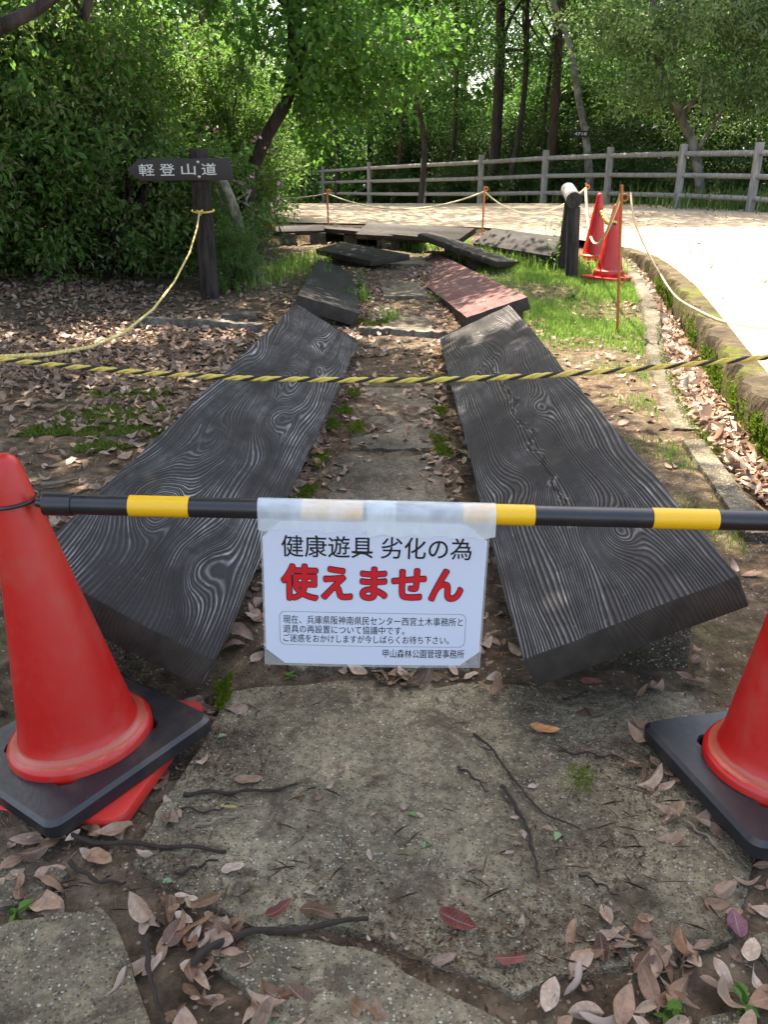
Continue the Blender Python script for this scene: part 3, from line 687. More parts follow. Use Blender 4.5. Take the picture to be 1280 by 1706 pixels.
def sheet(name, poly, z, mat, nx=24, ny=18):
    mb = MB(); xs = [p[0] for p in poly]; ys = [p[1] for p in poly]
    x0, x1, y0, y1 = min(xs), max(xs), min(ys), max(ys)
    bm = bmesh.new(); f = bm.faces.new([bm.verts.new((x, y, 0)) for x, y in poly])
    for k in range(1, nx): bmesh.ops.bisect_plane(bm, geom=bm.verts[:]+bm.edges[:]+bm.faces[:], plane_co=(x0+(x1-x0)*k/nx, 0, 0), plane_no=(1, 0, 0))
    for k in range(1, ny): bmesh.ops.bisect_plane(bm, geom=bm.verts[:]+bm.edges[:]+bm.faces[:], plane_co=(0, y0+(y1-y0)*k/ny, 0), plane_no=(0, 1, 0))
    for v in bm.verts: v.co.z = z+bow(v.co.x, v.co.y)
    for q in bm.faces: q.smooth = True
    bm.faces.ensure_lookup_table(); bm.normal_update()
    if bm.faces[0].normal.z < 0: bmesh.ops.reverse_faces(bm, faces=bm.faces)
    me = bpy.data.meshes.new(name); bm.to_mesh(me); bm.free()
    o = link(name, me, mat, sign); o.matrix_local = SL; return o
cx_, cy_ = .042, .032
sheet('laminate', [(-.004, .004), (SW+.004, .004), (SW+.004, -SH-.006), (-.004, -SH-.006)], -.0006, 'film')
sheet('paper', [(cx_*.8, 0), (SW-cx_, 0), (SW, -cy_*1.1), (SW, -SH+cy_), (SW-cx_*.9, -SH), (cx_*.9, -SH), (0, -SH+cy_), (0, -cy_*1.1)], 0, 'paper')
def text_mesh(body, off=0., sp=1.):
    c = bpy.data.curves.new('lettering', 'FONT'); c.body = body; c.offset = off; c.space_character = sp; c.resolution_u = 4; c.fill_mode = 'FRONT'
    o = bpy.data.objects.new('lettering', c); COL.objects.link(o); bpy.context.view_layer.update()
    me = bpy.data.meshes.new_from_object(o); bpy.data.objects.remove(o); bpy.data.curves.remove(c); me.materials.clear(); return me
def letter(name, body, x0, x1, yc, h, z, mat, parent, ml, off=0., ref=None, bend=None):
    me = text_mesh(body, off); n = len(me.vertices); co = np.empty(n*3); me.vertices.foreach_get('co', co); co = co.reshape(-1, 3)
    b = ref if ref is not None else (co[:, 0].min(), co[:, 0].max(), co[:, 1].min(), co[:, 1].max())
    co[:, 0] = x0+(co[:, 0]-b[0])/(b[1]-b[0])*(x1-x0); co[:, 1] = yc+((co[:, 1]-b[2])/(b[3]-b[2])-.5)*h
    co[:, 2] = z
    if bend: co[:, 2] += np.array([bend(x, y) for x, y in co[:, :2]])
    me.vertices.foreach_set('co', co.ravel()); me.update()
    o = link(name, me, mat, parent); o.matrix_local = ml; return b
def bold(body, rad, ref_w=None):
    me = text_mesh(body); n = len(me.vertices); co = np.empty(n*3); me.vertices.foreach_get('co', co); co = co.reshape(-1, 3)
    F = [tuple(p.vertices) for p in me.polygons]; b = (co[:, 0].min(), co[:, 0].max(), co[:, 1].min(), co[:, 1].max()); mb = MB()
    K = 12
    for k in range(K+1):
        d = np.array([math.cos(2*math.pi*k/K)*rad, math.sin(2*math.pi*k/K)*rad, 0.]) if k < K else np.zeros(3)
        q = co+d; q[:, 2] = k*.00002; mb.add(q.tolist(), F)
    return mb, b
def Lbold(body, u0, u1, v0, v1, mat, z, rad):
    mb, b = bold(body, rad); x0, x1, yc, h = u0*SW, u1*SW, -(v0+v1)/2*SH, (v1-v0)*SH; vs = []
    for x, y, zz in mb.v:
        X = x0+(x-b[0])/(b[1]-b[0])*(x1-x0); Y = yc+((y-b[2])/(b[3]-b[2])-.5)*h; vs.append((X, Y, z+zz+bow(X, Y)))
    me = bpy.data.meshes.new('lettering'); me.from_pydata(vs, [], mb.f); o = link('lettering', me, mat, sign); o.matrix_local = SL
def L(body, u0, u1, v0, v1, mat='ink', z=.0006, off=0., ref=None):
    return letter('lettering', body, u0*SW, u1*SW, -(v0+v1)/2*SH, (v1-v0)*SH, z, mat, sign, SL, off, ref, bow)
L('健康遊具 劣化の為', .083, .933, .092, .243, off=.006)
Lbold('使えません', .083, .900, .298, .535, 'ink_red', .0012, .030)
Lbold('使えません', .083, .900, .298, .535, 'ink', .0006, .052)
L('現在、兵庫県阪神南県民センター西宮土木事務所と', .083, .915, .648, .708, off=.0)
L('遊具の再設置について協議中です。', .083, .645, .716, .774)
L('ご迷惑をおかけしますが今しばらくお待ち下さい。', .083, .855, .782, .840)
L('甲山森林公園管理事務所', .547, .930, .880, .945)
def frame():
    x0, x1, y0, y1 = .066*SW, .928*SW, -.862*SH, -.622*SH; r = .012; mb = MB()
    P = []
    for cx, cy, q0 in ((x1-r, y1-r, 0), (x0+r, y1-r, 90), (x0+r, y0+r, 180), (x1-r, y0+r, 270)):
        P += [(cx+r*math.cos(R(q0+15*k)), cy+r*math.sin(R(q0+15*k))) for k in range(7)]
    Q = []
    for i, p in enumerate(P):
        q = P[(i+1) % len(P)]; k = max(1, int(math.hypot(q[0]-p[0], q[1]-p[1])/.02)); Q += [(p[0]+(q[0]-p[0])*j/k, p[1]+(q[1]-p[1])*j/k) for j in range(k)]
    n = len(Q); vs = []; cx, cy = (x0+x1)/2, (y0+y1)/2; wl = .00055
    for (x, y) in Q: vs.append((x, y, .0006+bow(x, y)))
    for (x, y) in Q:
        sx = wl*(1 if x < cx else -1); sy = wl*(1 if y < cy else -1); vs.append((x+sx, y+sy, .0006+bow(x, y)))
    mb.add(vs, [(i, (i+1) % n, n+(i+1) % n, n+i) for i in range(n)]); o = mb.build('text_border', 'ink', sign); o.matrix_local = SL
frame()
# clear tape wrapped over the bar and down on to the sheet
def tape_strip(px0, px1, drop, k):
    s0, s1 = barx(px0), barx(px1); n = 22; vs = []; prof = []
    up = Vector((0, 0, 1)); fr = Vector((0, -1, 0)); rr = RB+.0022+.0004*k
    for a in range(-3, 11): t = math.pi*a/10*1.0; prof.append((math.cos(t)*rr, math.sin(t)*rr))   # from the front, over the top, to the back
    prof = prof[3:]
    pts = []
    for i in range(n+1):
        c = ax*(s0+(s1-s0)*i/n); row = []
        d = drop+.003*math.sin(i*1.3+k)
        row.append(c+fr*(rr+.0012)-up*d*1.0); row.append(c+fr*(rr+.001)-up*d*.5)
        row += [c+fr*x+up*y for x, y in prof]; pts.append(row)
    m = len(pts[0]); mb = MB(); off = A-Vector(sign.location)
    mb.add([p+off for r_ in pts for p in r_], [(i*m+j, i*m+j+1, (i+1)*m+j+1, (i+1)*m+j) for i in range(n) for j in range(m-1)])
    return mb.build('adhesive_tape', 'tape', sign)
tape_strip(431, 660, .034, 0); tape_strip(612, 825, .040, 1)

# ------------------------------------------------------------------ ropes
def twisted(name, path, r, mats, label, pitch=.07, n=600, strands=3, parent=None, cols=(0, 0, 1)):
    P = resample([tuple(p) for p in path], n); T = nrm(np.gradient(P, axis=0)); up = np.array([0, 0, 1.])
    X = nrm(np.cross(T, up)); Y = np.cross(X, T); s = np.r_[0, np.cumsum(np.linalg.norm(np.diff(P, axis=0), axis=1))]
    mb = MB()
    for k in range(strands):
        a = 2*math.pi*(s/pitch+k/strands); Q = P+X*(np.cos(a)*r*.52)[:, None]+Y*(np.sin(a)*r*.52)[:, None]
        mb.tube(Q, r*.56, 6, mi=cols[k])
    o = mb.build(name, mats, parent); 
    if not parent: tag(o, label, 'rope')
    return o
yr = 1.95
twisted('striped_rope', [tuple(p) for p in [aty(-60, 590, yr+.3), aty(0, 598, yr+.25), aty(110, 610, yr+.2), aty(240, 621, yr+.15), aty(400, 630, yr+.1), aty(560, 633, yr+.05), aty(720, 633, yr+.0), aty(880, 627, yr), aty(1020, 618, yr), aty(1160, 606, yr), aty(1290, 594, yr), aty(1380, 584, yr)]], .0064, ['rope_y', 'rope_k'], 'taut yellow and black twisted rope stretched across the near boards', .072, 900)
sp = ong(350, 497); SPY = sp.y
kn = aty(332, 352, SPY-.11)
rp = [kn, aty(328, 380, 7.1), aty(316, 420, 6.5), aty(290, 470, 5.7), aty(255, 515, 4.9), aty(205, 555, 4.1), aty(150, 578, 3.5), aty(80, 590, 3.0), aty(0, 594, 2.6), aty(-70, 594, 2.3)]
twisted('yellow_rope', [tuple(p) for p in rp], .0068, ['rope_y', 'rope_w'], 'sagging yellow rope tied to the wooden trail sign post', .05, 700, 3, None, (0, 0, 1))

# ------------------------------------------------------------------ trail sign
PB = Vector((sp.x, sp.y, float(hz(sp.x, sp.y)))); PT = aty(330, 250, SPY); 
ts = empty('trail_sign', PB); tag(ts, 'dark wooden trail sign post with an arrow board of white characters', 'sign post')
mb = MB(); dirv = PT-PB; nn = 30; vs = []
for i in range(13):
    for k in range(nn):
        a = 2*math.pi*k/nn; rr = .082*(1+.035*math.sin(k*5.0)+.02*math.sin(k*2.3+i)); rr *= (1 if i < 12 else .93)
        z = -.15+(dirv.z+.15)*min(i/11, 1)+(.008 if i == 12 else 0)
        f = max(0, z/dirv.z); vs.append((dirv.x*f+rr*math.cos(a), dirv.y*f+rr*math.sin(a), z))
mb.add(vs, [(i*nn+k, i*nn+(k+1) % nn, (i+1)*nn+(k+1) % nn, (i+1)*nn+k) for i in range(12) for k in range(nn)]+[tuple(12*nn+k for k in range(nn))])
mb.build('post', 'post_wood', ts, ang=50)
yb = SPY-.115
c = [aty(x, y, yb) for x, y in ((214, 282), (230, 265), (383, 263), (386, 299), (232, 302))]
O = c[1]; X = (c[2]-c[1]).normalized(); wB = (c[2]-c[1]).length; hB = (c[4]-c[1]).length
Zt = Vector((0, -1, 0)); Yt = Zt.cross(X); Zt = X.cross(Yt)
BM_ = Matrix.Translation(-PB) @ Matrix(((X.x, Yt.x, Zt.x, O.x), (X.y, Yt.y, Zt.y, O.y), (X.z, Yt.z, Zt.z, O.z), (0, 0, 0, 1)))
if Yt.z < 0: pass
mb = MB(); sg = 1 if Yt.z > 0 else -1
mb.prism([(0, 0), (wB, 0), (wB+.01, -hB*sg), (0, -hB*sg), (-.11, -hB*.5*sg)], -.04, 0); ob = mb.build('arrow_board', 'sign_wood', ts, bevel=.005); ob.matrix_local = BM_
for i, (ch, x0, x1) in enumerate((('軽', 229, 255), ('登', 264, 289), ('山', 300, 324), ('道', 334, 359))):
    u0 = (x0-230)/153*wB; u1 = (x1-230)/153*wB
    letter('lettering', ch, u0, u1, -hB*.49*sg, hB*(.54 if ch != '山' else .5), .003, 'white_paint', ts, BM_, .006)
for v in (.17, .83):
    mb = MB(); mb.lathe([(.012, 0), (.012, .003), (.008, .006), (.0004, .007)], 14); so_ = mb.build('screw', 'steel', ts); so_.matrix_local = BM_ @ Matrix.Translation(((329-230)/153*wB, -hB*v*sg, 0))
mb = MB()
pts = [PB+Vector((0, 0, kn.z-PB.z))+Vector((.092*math.cos(t), .092*math.sin(t), .012*math.sin(t*1.0)))+Vector((dirv.x*.7, dirv.y*.7, 0))-PB for t in [2*math.pi*k/30 for k in range(31)]]
mb.tube(pts, .009, 6); mb.tube([kn-PB+Vector((-.02, -.0, .0)), kn-PB+Vector((0, -.03, -.01)), kn-PB+Vector((.025, -.01, .005)), kn-PB+Vector((0, 0, -.03))], .013, 6)
o = mb.build('rope_loop', 'rope_y', None); o.location = PB
tag(o, 'yellow rope loop and knot around the trail sign post', 'rope')

# ------------------------------------------------------------------ log rail post
lp = ong(954, 464); LZ = float(hz(lp.x, lp.y)); lt = aty(958, 338, lp.y).z
lg = empty('log_rail', (lp.x, lp.y, LZ)); tag(lg, 'short black log rail on two posts standing in the grass', 'rail')
def logtube(name, a, b, r, mat, parent, n=20, seg=6):
    mb = MB(); P = [Vector(a).lerp(Vector(b), i/seg) for i in range(seg+1)]
    mb.tube([P[0]]+P+[P[-1]], [r*.82]+[r*(1+.02*math.sin(i*2)) for i in range(seg+1)]+[r*.82], n); return mb.build(name, mat, parent, ang=35)
hh = lt-LZ
logtube('post', (0, 0, -.2), aty(957, 345, lp.y)-Vector(lg.location), .062, 'log_black', lg); qb = aty(951, 335, lp.y+.46)-Vector(lg.location); logtube('post', (qb.x-.05, .46, -.2), qb, .058, 'log_black', lg)
q0 = aty(957, 334, lp.y-.16)-Vector(lg.location); q1 = aty(947, 316, lp.y+.75)-Vector(lg.location); logtube('crossbar', q0, q1, .074, 'log_grey', lg); dq = (q1-q0).normalized(); logtube('shaded_end', q0-dq*.006, q0+dq*.05, .0745, 'log_black', lg, 20, 2)  # dark cap paints the shade on the near end of the crossbar

# ------------------------------------------------------------------ rods and their ropes
def rod(label, bx, by, tx, ty, mat, loops, r=.009):
    p = ong(bx, by); z = float(max(hz(p.x, p.y), road_z(p.x, p.y) if p.y > 12 else -1)); top = aty(tx, ty, p.y)
    root = empty('steel_rod', (p.x, p.y, z)); tag(root, label, 'rod', 'steel rods carrying the thin rope')
    d = top-Vector((p.x, p.y, z)); mb = MB(); mb.tube([(-d.x*.1, 0, -.1), (0, 0, 0), d*.5, d], r, 8); mb.build('shaft', mat, root)
    for f in loops:
        c = d*f; m2 = MB(); pts = [c+Vector((.022+.022*math.cos(t), .01*math.sin(t/2), .022*math.sin(t))) for t in [math.pi-2*math.pi*k/22*1.02 for k in range(23)]]
        m2.tube(pts, r*.55, 7); m2.build('loop', mat, root)
    return Vector((p.x, p.y, z))+d
r1 = rod('rusty rod nearest the camera beside the drain', 1029, 557, 1037, 308, 'rust', (.92, .37), .0105)
r2 = rod('orange rod behind the two red cones', 982, 397, 977, 305, 'orange_rod', (.93,), .012)
r3 = rod('orange rod standing behind the boards in the middle', 804, 389, 808, 311, 'orange_rod', (.95,), .013)
r4 = rod('orange rod standing behind the boards at left', 547, 376, 545, 315, 'orange_rod', (.95,), .013)
D = Vector((0, 0, -.06))
def thin(label, path, mat, r=.009):
    mb = MB(); mb.tube([Vector(p) for p in path], r, 6); tag(mb.build('thin_rope', mat), label, 'rope')
thin('thin rope sagging between the two farther orange rods', catenary(r4+D, r3+D, .22), 'rope_w', .010)
thin('thin rope sagging from the middle orange rod to the rod behind the cones', catenary(r3+D, r2+D, .30), 'rope_w', .010)
thin('thin rope hanging down in front of the two red cones', catenary(r2+D, r1+D, .50), 'rope_w', .012)
thin('thin rope running left from the farthest rod into the leaves', catenary(r4+D, (-2.6, 14.6, .95), .12), 'rope_w', .008)
rz = [r1+D+Vector((.06, -.02, .01)), aty(1058, 368, 6.25), aty(1080, 420, 6.6)]
pw = [(1100, 455), (1125, 492), (1160, 515), (1200, 533), (1240, 543), (1290, 549)]
for x, y in pw: q = ong(x, y, lambda a, b: road_z(a, b)+.02); rz.append(q)
def smoothp(P, n=60):
    P = np.array([tuple(p) for p in P]); t = np.arange(len(P)); tt = np.linspace(0, len(P)-1, n); out = []
    for u in tt:
        i = int(min(max(math.floor(u), 0), len(P)-2)); f = u-i; p0, p1, p2, p3 = P[max(i-1, 0)], P[i], P[i+1], P[min(i+2, len(P)-1)]
        out.append(.5*((2*p1)+(-p0+p2)*f+(2*p0-5*p1+4*p2-p3)*f*f+(-p0+3*p1-3*p2+p3)*f**3))
    return np.array(out)
twisted('thin_rope', smoothp(rz, 80), .0065, ['rope_w', 'rope_w'], 'thin pale rope dropping from the rusty rod to the edge of the road', .06, 400, 3)
# striped bar lashed between the two far cones
ca = Vector(c1.location)+Vector((.0, 0, .53)); cb = Vector(c2.location)+Vector((0, -.05, .54))
twisted('cone_rope', catenary(ca+Vector((0, -.06, 0)), cb+Vector((.03, 0, 0)), .05, 12), .022, ['rope_y', 'rope_k'], 'short yellow and black rope tied between the two far cones', .12, 80)

# ------------------------------------------------------------------ log fence along the road
FP = [(1250, 237, 354), (1128, 240, 347), (1010, 245, 341), (905, 250, 339), (800, 258, 339), (705, 264, 338), (616, 270, 336), (540, 277, 333)]
posts = []
for x, yt, yb_ in FP:
    # distance from the height of the post (1.12 m)
    lo, hi = 8., 45.
    for _ in range(50):
        m = (lo+hi)/2
        if aty(x, yt, m).z-aty(x, yb_, m).z < 1.12: lo = m
        else: hi = m
    a, b = aty(x, yb_, lo), aty(x, yt, lo); posts.append((a, b.z-a.z))
posts = [(Vector((7.35, 11.6, .40)), 1.12), (Vector((6.95, 13.7, .44)), 1.12)]+posts
e = posts[-1][0]; posts += [(e+Vector((-2.1, 4.3, -.15)), 1.12), (e+Vector((-4.4, 8.4, -.3)), 1.12), (e+Vector((-7, 12, -.4)), 1.12)]
fr = empty('log_fence', posts[2][0]); tag(fr, 'grey brown log fence with three rails along the far side of the road', 'fence'); FO = Vector(fr.location)
for a, h in posts: logtube('post', a-FO+Vector((0, 0, -.4)), a-FO+Vector((0, 0, h)), .075, 'fence', fr, 16, 4)
for (a, h), (b, h2) in zip(posts[:-1], posts[1:]):
    for f, rr in ((.85, .050), (.52, .046), (.20, .046)):
        logtube('rail', a-FO+Vector((0, 0, h*f)), b-FO+Vector((0, 0, h2*f)), rr, 'fence', fr, 12, 3)

# ------------------------------------------------------------------ foliage: shrubs on the left
def shrub_proto(seed, h, rx, ry, n, per, L_, W_, crad, mat, stems=9, name='shrub', low=.0, six=False, sprays=0):
    global rng
    rng = np.random.default_rng(seed); random.seed(seed)
    ells = [(0, 0, h*.30, rx, ry, h*.34), (rng.uniform(-.3, .3)*rx, rng.uniform(-.3, .3)*ry, h*.62, rx*.85, ry*.85, h*.36)]
    me, C = crown_mesh('foliage', ells, n, crad, per, L_, W_, .45, keep=lambda c: c[:, 2] > low, six=six)
    root = empty(name, (0, 0, 0)); link('foliage', me, mat, root)
    if sprays:
        C2 = C[rng.choice(len(C), sprays, replace=False)]; C2 = C2*np.array([1.1, 1.1, 1.03]); V, F = clump_leaves(C2, np.full(len(C2), crad*.8), 14, L_*1.35, W_*1.35, .1, True)
        link('new_growth', np_mesh('new_growth', V, F), 'leaf_maple', root)
    mb = MB(); idx = rng.choice(len(C), stems*3, replace=False)
    for i in range(stems):
        b = Vector((random.uniform(-.25, .25)*rx, random.uniform(-.25, .25)*ry, -.1)); t = Vector(C[idx[i]])
        P = wob(b, t, 6, .12, seed+i); mb.tube(P, [.022*(1-.8*k/6) for k in range(7)], 5)
        for q in range(2):
            t2 = Vector(C[idx[stems+2*i+q-(0 if stems+2*i+q < len(idx) else stems)]]) if stems+2*i+q < len(idx) else t
            if (t2-P[3]).length < rx*1.3: mb.tube(wob(P[3], t2, 4, .06, seed+i+50), [.011*(1-.7*k/4) for k in range(5)], 4)
    if sprays:
        for i in range(26):
            t0 = Vector(C[int(rng.integers(0, len(C)))]); q = Vector((t0.x*.6, t0.y*.6, t0.z*.8)); e = Vector((t0.x*1.18, t0.y*1.18, t0.z*1.05+rng.uniform(-.15, .2)))
            mb.tube(wob(q, e, 6, .05, seed+i+200), [.0055*(1-.7*k/6) for k in range(7)], 4, True, 1)
    mb.build('stems', ['twig', 'twig_pale'], root); return root
def place(proto, spots, label, cat, group, used, zf=hz):
    for i, (x, y, rz_, sc) in enumerate(spots):
        o = proto if proto.name not in used else copy_tree(proto)
        used.add(proto.name); o.location = (x, y, float(zf(x, y))); o.rotation_euler = (0, 0, rz_); o.scale = (sc, sc, sc)
        tag(o, label if isinstance(label, str) else label[i], cat, group)
used = set()
G1 = 'leafy shrubs on the left bank'
sA = shrub_proto(11, 2.6, .95, .85, 420, 44, .062, .026, .19, 'leaf_bush', 14, sprays=110)
sB = shrub_proto(12, 2.9, 1.0, .95, 460, 44, .058, .024, .19, 'leaf_bush', 14, sprays=110)
sC = shrub_proto(13, 2.3, .85, .8, 380, 44, .060, .027, .18, 'leaf_bush', 14, sprays=90)
lb = 'dense leafy shrub in the thicket left of the trail sign'
place(sA, [(-2.55, 8.75, .3, 1.0), (-3.3, 8.35, 2.2, 1.1), (-1.95, 10.9, 4.1, .95), (-4.0, 7.7, 1.1, 1.05)], [
    'olive green shrub right behind the left end of the trail sign', lb, 'leafy shrub behind the trunk of the forked tree', lb], 'shrub', G1, used)
place(sB, [(-3.0, 9.6, .8, 1.1), (-4.3, 8.9, 2.7, 1.15), (-2.1, 12.6, 1.9, .9), (-5.2, 7.4, 5, 1.1), (-5.4, 10, 3, 1.3)], lb, 'shrub', G1, used)
place(sC, [(-1.42, 8.3, 1., .30), (-2.05, 9.2, 1., .62), (-3.9, 8.3, 3.3, 1.), (-3.1, 11.3, 4.4, 1.3), (-2.2, 14.2, .2, 1.0)], [
    'lowest leafy shrub, in front of the leaning pale trunk', 'low green shrub at the foot of the trail sign', lb, lb, 'last shrub of the left thicket beside the road'], 'shrub', G1, used)
rng = np.random.default_rng(99); random.seed(99)

# ------------------------------------------------------------------ trees
def tree(name, label, trunk, radii, ells, n, crad, per, L_, W_, mat, bark_, tips=10, group=None, shell=.35, extra=(), keep=None, six=False, droop=.25):
    base = Vector(trunk[0]); root = empty(name, base); tag(root, label, 'tree', group)
    me, C = crown_mesh('crown', [(e[0]-base.x, e[1]-base.y, e[2]-base.z, *e[3:]) for e in ells], n, crad, per, L_, W_, shell, keep=(lambda c: keep(c+np.array(base))) if keep else None, six=six, droop=droop)
    link('crown', me, mat, root)
    mb = MB(); P = smoothp([Vector(p)-base for p in trunk], 24); rr = np.interp(np.linspace(0, 1, 24), np.linspace(0, 1, len(radii)), radii)
    mb.tube(P, list(rr), 12)
    for pts, ra in extra:
        Q = smoothp([Vector(p)-base for p in pts], 16); mb.tube(Q, list(np.interp(np.linspace(0, 1, 16), [0, 1], ra)), 9)
    idx = rng.choice(len(C), min(tips, len(C)), replace=False)
    for i in idx:
        k = int(rng.integers(13, 23)); t = Vector(C[i])
        if (t-Vector(P[k])).length < 4.5: mb.tube(wob(P[k], t, 6, .15, int(i)), [rr[k]*.45*(1-.8*q/6)+.004 for q in range(7)], 5)
    mb.build('trunk', bark_, root); return root
def up(px, py, y): return tuple(aty(px, py, y))
def gnd(px, y):
    p = aty(px, 300, y); return (p.x, y, float(hz(p.x, y))-.15)
# forked tree at left with its bright maple leaves
b0 = (-1.62, 10.6, .2)
tree('maple_tree', 'forked dark trunked tree with bright green leaves behind the trail sign',
     [b0, up(412, 318, 10.4), up(440, 235, 10.3), up(480, 160, 10.2), up(488, 70, 10.1), up(484, -20, 10.), up(470, -160, 9.8), (-1.4, 9.6, 6.)], [.10, .088, .075, .07, .06, .05, .045, .03],
     [(-.75, 9.9, 2.35, .95, .8, .55), (-.2, 10.6, 2.15, .7, .7, .5), (-1.3, 9.5, 3.0, 1., .9, .5), (-.5, 10.2, 4.6, 2.0, 1.8, 1.1), (-2.2, 10.0, 4.8, 1.8, 1.8, 1.2), (*up(570, 150, 10.2), .6, .5, .28), (*up(640, 105, 10.6), .55, .5, .26), (*up(520, 225, 10.5), .3, .35, .26), (*up(690, 45, 11.), .6, .5, .3)], 800, .26, 34, .082, .05, 'leaf_maple', 'bark_dark', 26, None, .3,
     extra=[([up(480, 160, 10.2), up(508, 80, 10.2), up(530, 20, 10.2), up(548, -60, 10.3), (-.3, 10.5, 4.8)], (.062, .025)), ([up(455, 195, 10.3), up(500, 130, 10.0), up(560, 110, 9.8)], (.03, .008))], six=True)
tree('leaning_stump', 'short leaning pale trunk with lichen behind the trail sign post', [(-1.22, 8.6, .1), up(405, 430, 8.6), up(398, 375, 8.5), up(375, 310, 8.45), up(352, 270, 8.5)], [.085, .06, .05, .045, .04],
     [(-1.5, 8.6, 1.25, .35, .3, .25), (-1.25, 8.7, .65, .25, .25, .3)], 22, .14, 26, .06, .026, 'leaf_bush', 'bark_lichen', 4, six=False)
# woods beyond the fence
def wood(label, px, y, lean, r, bark_, ells_rel, n, mat, L_=.10, W_=.05, name='forest_tree', crad=.42, per=30, kink=0., group=None, extra=()):
    r *= .72; b = gnd(px, y); pts = [b]
    for k, f in enumerate((.2, .45, .75, 1.)): pts.append((b[0]+lean*f+kink*math.sin(f*5), y+.2*math.sin(f*3), b[2]+7.5*f))
    ells = [(b[0]+lean*.6+e[0], y+e[1], e[2], *e[3:]) for e in ells_rel]
    return tree(name, label, pts, [r*1.15, r, r*.9, r*.7, r*.4], ells, n, crad, per, L_, W_, mat, bark_, 12, group, .3, extra)
HI = [(0, 0, 6.6, 2.2, 2.0, 1.3), (-.8, .6, 8.0, 1.9, 1.8, 1.2)]
wood('thick dark trunked tree rising behind the middle of the fence', 818, 25, .15, .21, 'bark_dark', HI+[(.5, -.5, 3.9, 1.4, 1.2, .6)], 300, 'leaf_forest', kink=.08)
wood('slim curved dark tree close to the right of the thickest trunk', 838, 24.2, .7, .11, 'bark_dark', HI, 220, 'leaf_forest', kink=.22)
wood('red brown trunked tree behind the fence, left of the leaning pale trunk', 913, 24, .1, .17, 'bark_brown', HI+[(.7, 0, 3.8, 1.3, 1.3, .6)], 280, 'leaf_forest', kink=.06)
wood('dark slender tree just left of the red brown trunk', 893, 26, .5, .09, 'bark_dark', HI, 200, 'leaf_forest')
lt_y = 21.5
lb_ = gnd(992, lt_y)
tree('forest_tree', 'thin pale leaning tree carrying a small black number tag', [lb_, up(978, 240, lt_y), up(962, 150, lt_y), up(950, 75, lt_y), up(925, 10, lt_y), up(880, -90, lt_y), up(850, -220, lt_y)], [.10, .085, .075, .065, .055, .04, .03],
     [(4.0, 21.6, 5.6, 1.9, 1.8, 1.1), (5.2, 21.5, 4.4, 1.2, 1.1, .5)], 200, .42, 30, .10, .05, 'leaf_forest', 'bark_grey', 8)
rt = gnd(1180, 18.5)
tree('forest_tree', 'crooked grey tree with pale glossy leaves behind the right end of the fence', [rt, up(1160, 255, 18.4), up(1135, 195, 18.3), up(1105, 130, 18.2), up(1090, 40, 18.2), up(1080, -80, 18.2), up(1070, -240, 18.)], [.10, .09, .085, .075, .06, .045, .03],
     [(5.6, 17.6, 3.35, 1.5, 1.1, .85), (7.4, 17.3, 3.5, 1.5, 1.1, .9), (4.9, 18.0, 2.5, .8, .7, .5), (6.6, 17.2, 2.45, 1.0, .8, .45), (6.2, 18, 5.2, 2.4, 1.6, 1.0), (8, 18, 5.2, 2, 1.6, 1.1), (4.3, 18.2, 3.6, 1.0, .8, .6)], 950, .28, 44, .095, .036, 'leaf_laurel', 'bark_grey', 24, None, .3,
     extra=[([up(1135, 195, 18.3), up(1180, 140, 18.2), up(1230, 90, 18.0), up(1270, 20, 18)], (.06, .02)), ([up(1160, 255, 18.4), up(1200, 190, 18.2), up(1235, 160, 18.0)], (.04, .012))])
FG = 'trees in the shade beyond the fence'; fl = 'dark trunked woodland tree in the shade beyond the fence'
for i, (px, y, ln, r) in enumerate([(500, 34, .3, .14), (560, 31, -.3, .11), (610, 36, .2, .16), (655, 30, .5, .09), (700, 33, -.2, .13), (745, 28, .3, .10), (775, 35, -.3, .15), (860, 33, .2, .13), (960, 29, -.4, .12), (1040, 27, .3, .14), (1085, 31, -.2, .16), (1150, 25, .4, .10), (1215, 24, -.3, .15), (1262, 27, .2, .12), (1310, 22, .1, .14)]):
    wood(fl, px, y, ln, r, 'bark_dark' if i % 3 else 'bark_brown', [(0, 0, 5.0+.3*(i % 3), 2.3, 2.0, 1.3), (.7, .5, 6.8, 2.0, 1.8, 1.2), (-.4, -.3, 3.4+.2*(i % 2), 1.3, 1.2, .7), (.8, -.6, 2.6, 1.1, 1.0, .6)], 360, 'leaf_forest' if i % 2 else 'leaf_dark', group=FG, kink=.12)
# bright maple sprays hanging in the middle
mx = gnd(700, 22.5)
tree('forest_tree', 'light green maple spreading over the fence left of the middle', [mx, (mx[0]+.1, 22.4, 1.6), (mx[0]-.1, 22, 2.8), (mx[0]+.2, 21.5, 4.2), (mx[0]+.1, 21, 6)], [.08, .07, .06, .05, .03],
     [(mx[0]-1.0, 20.5, 3.9, 1.3, 1.1, .6), (mx[0]+.2, 20.3, 3.3, .9, .9, .5), (mx[0]-.2, 20.8, 4.9, 1.6, 1.4, .7), (mx[0]-2.2, 21, 3.4, 1.0, .9, .5)], 300, .30, 34, .09, .055, 'leaf_maple', 'bark_dark', 16, None, .3)

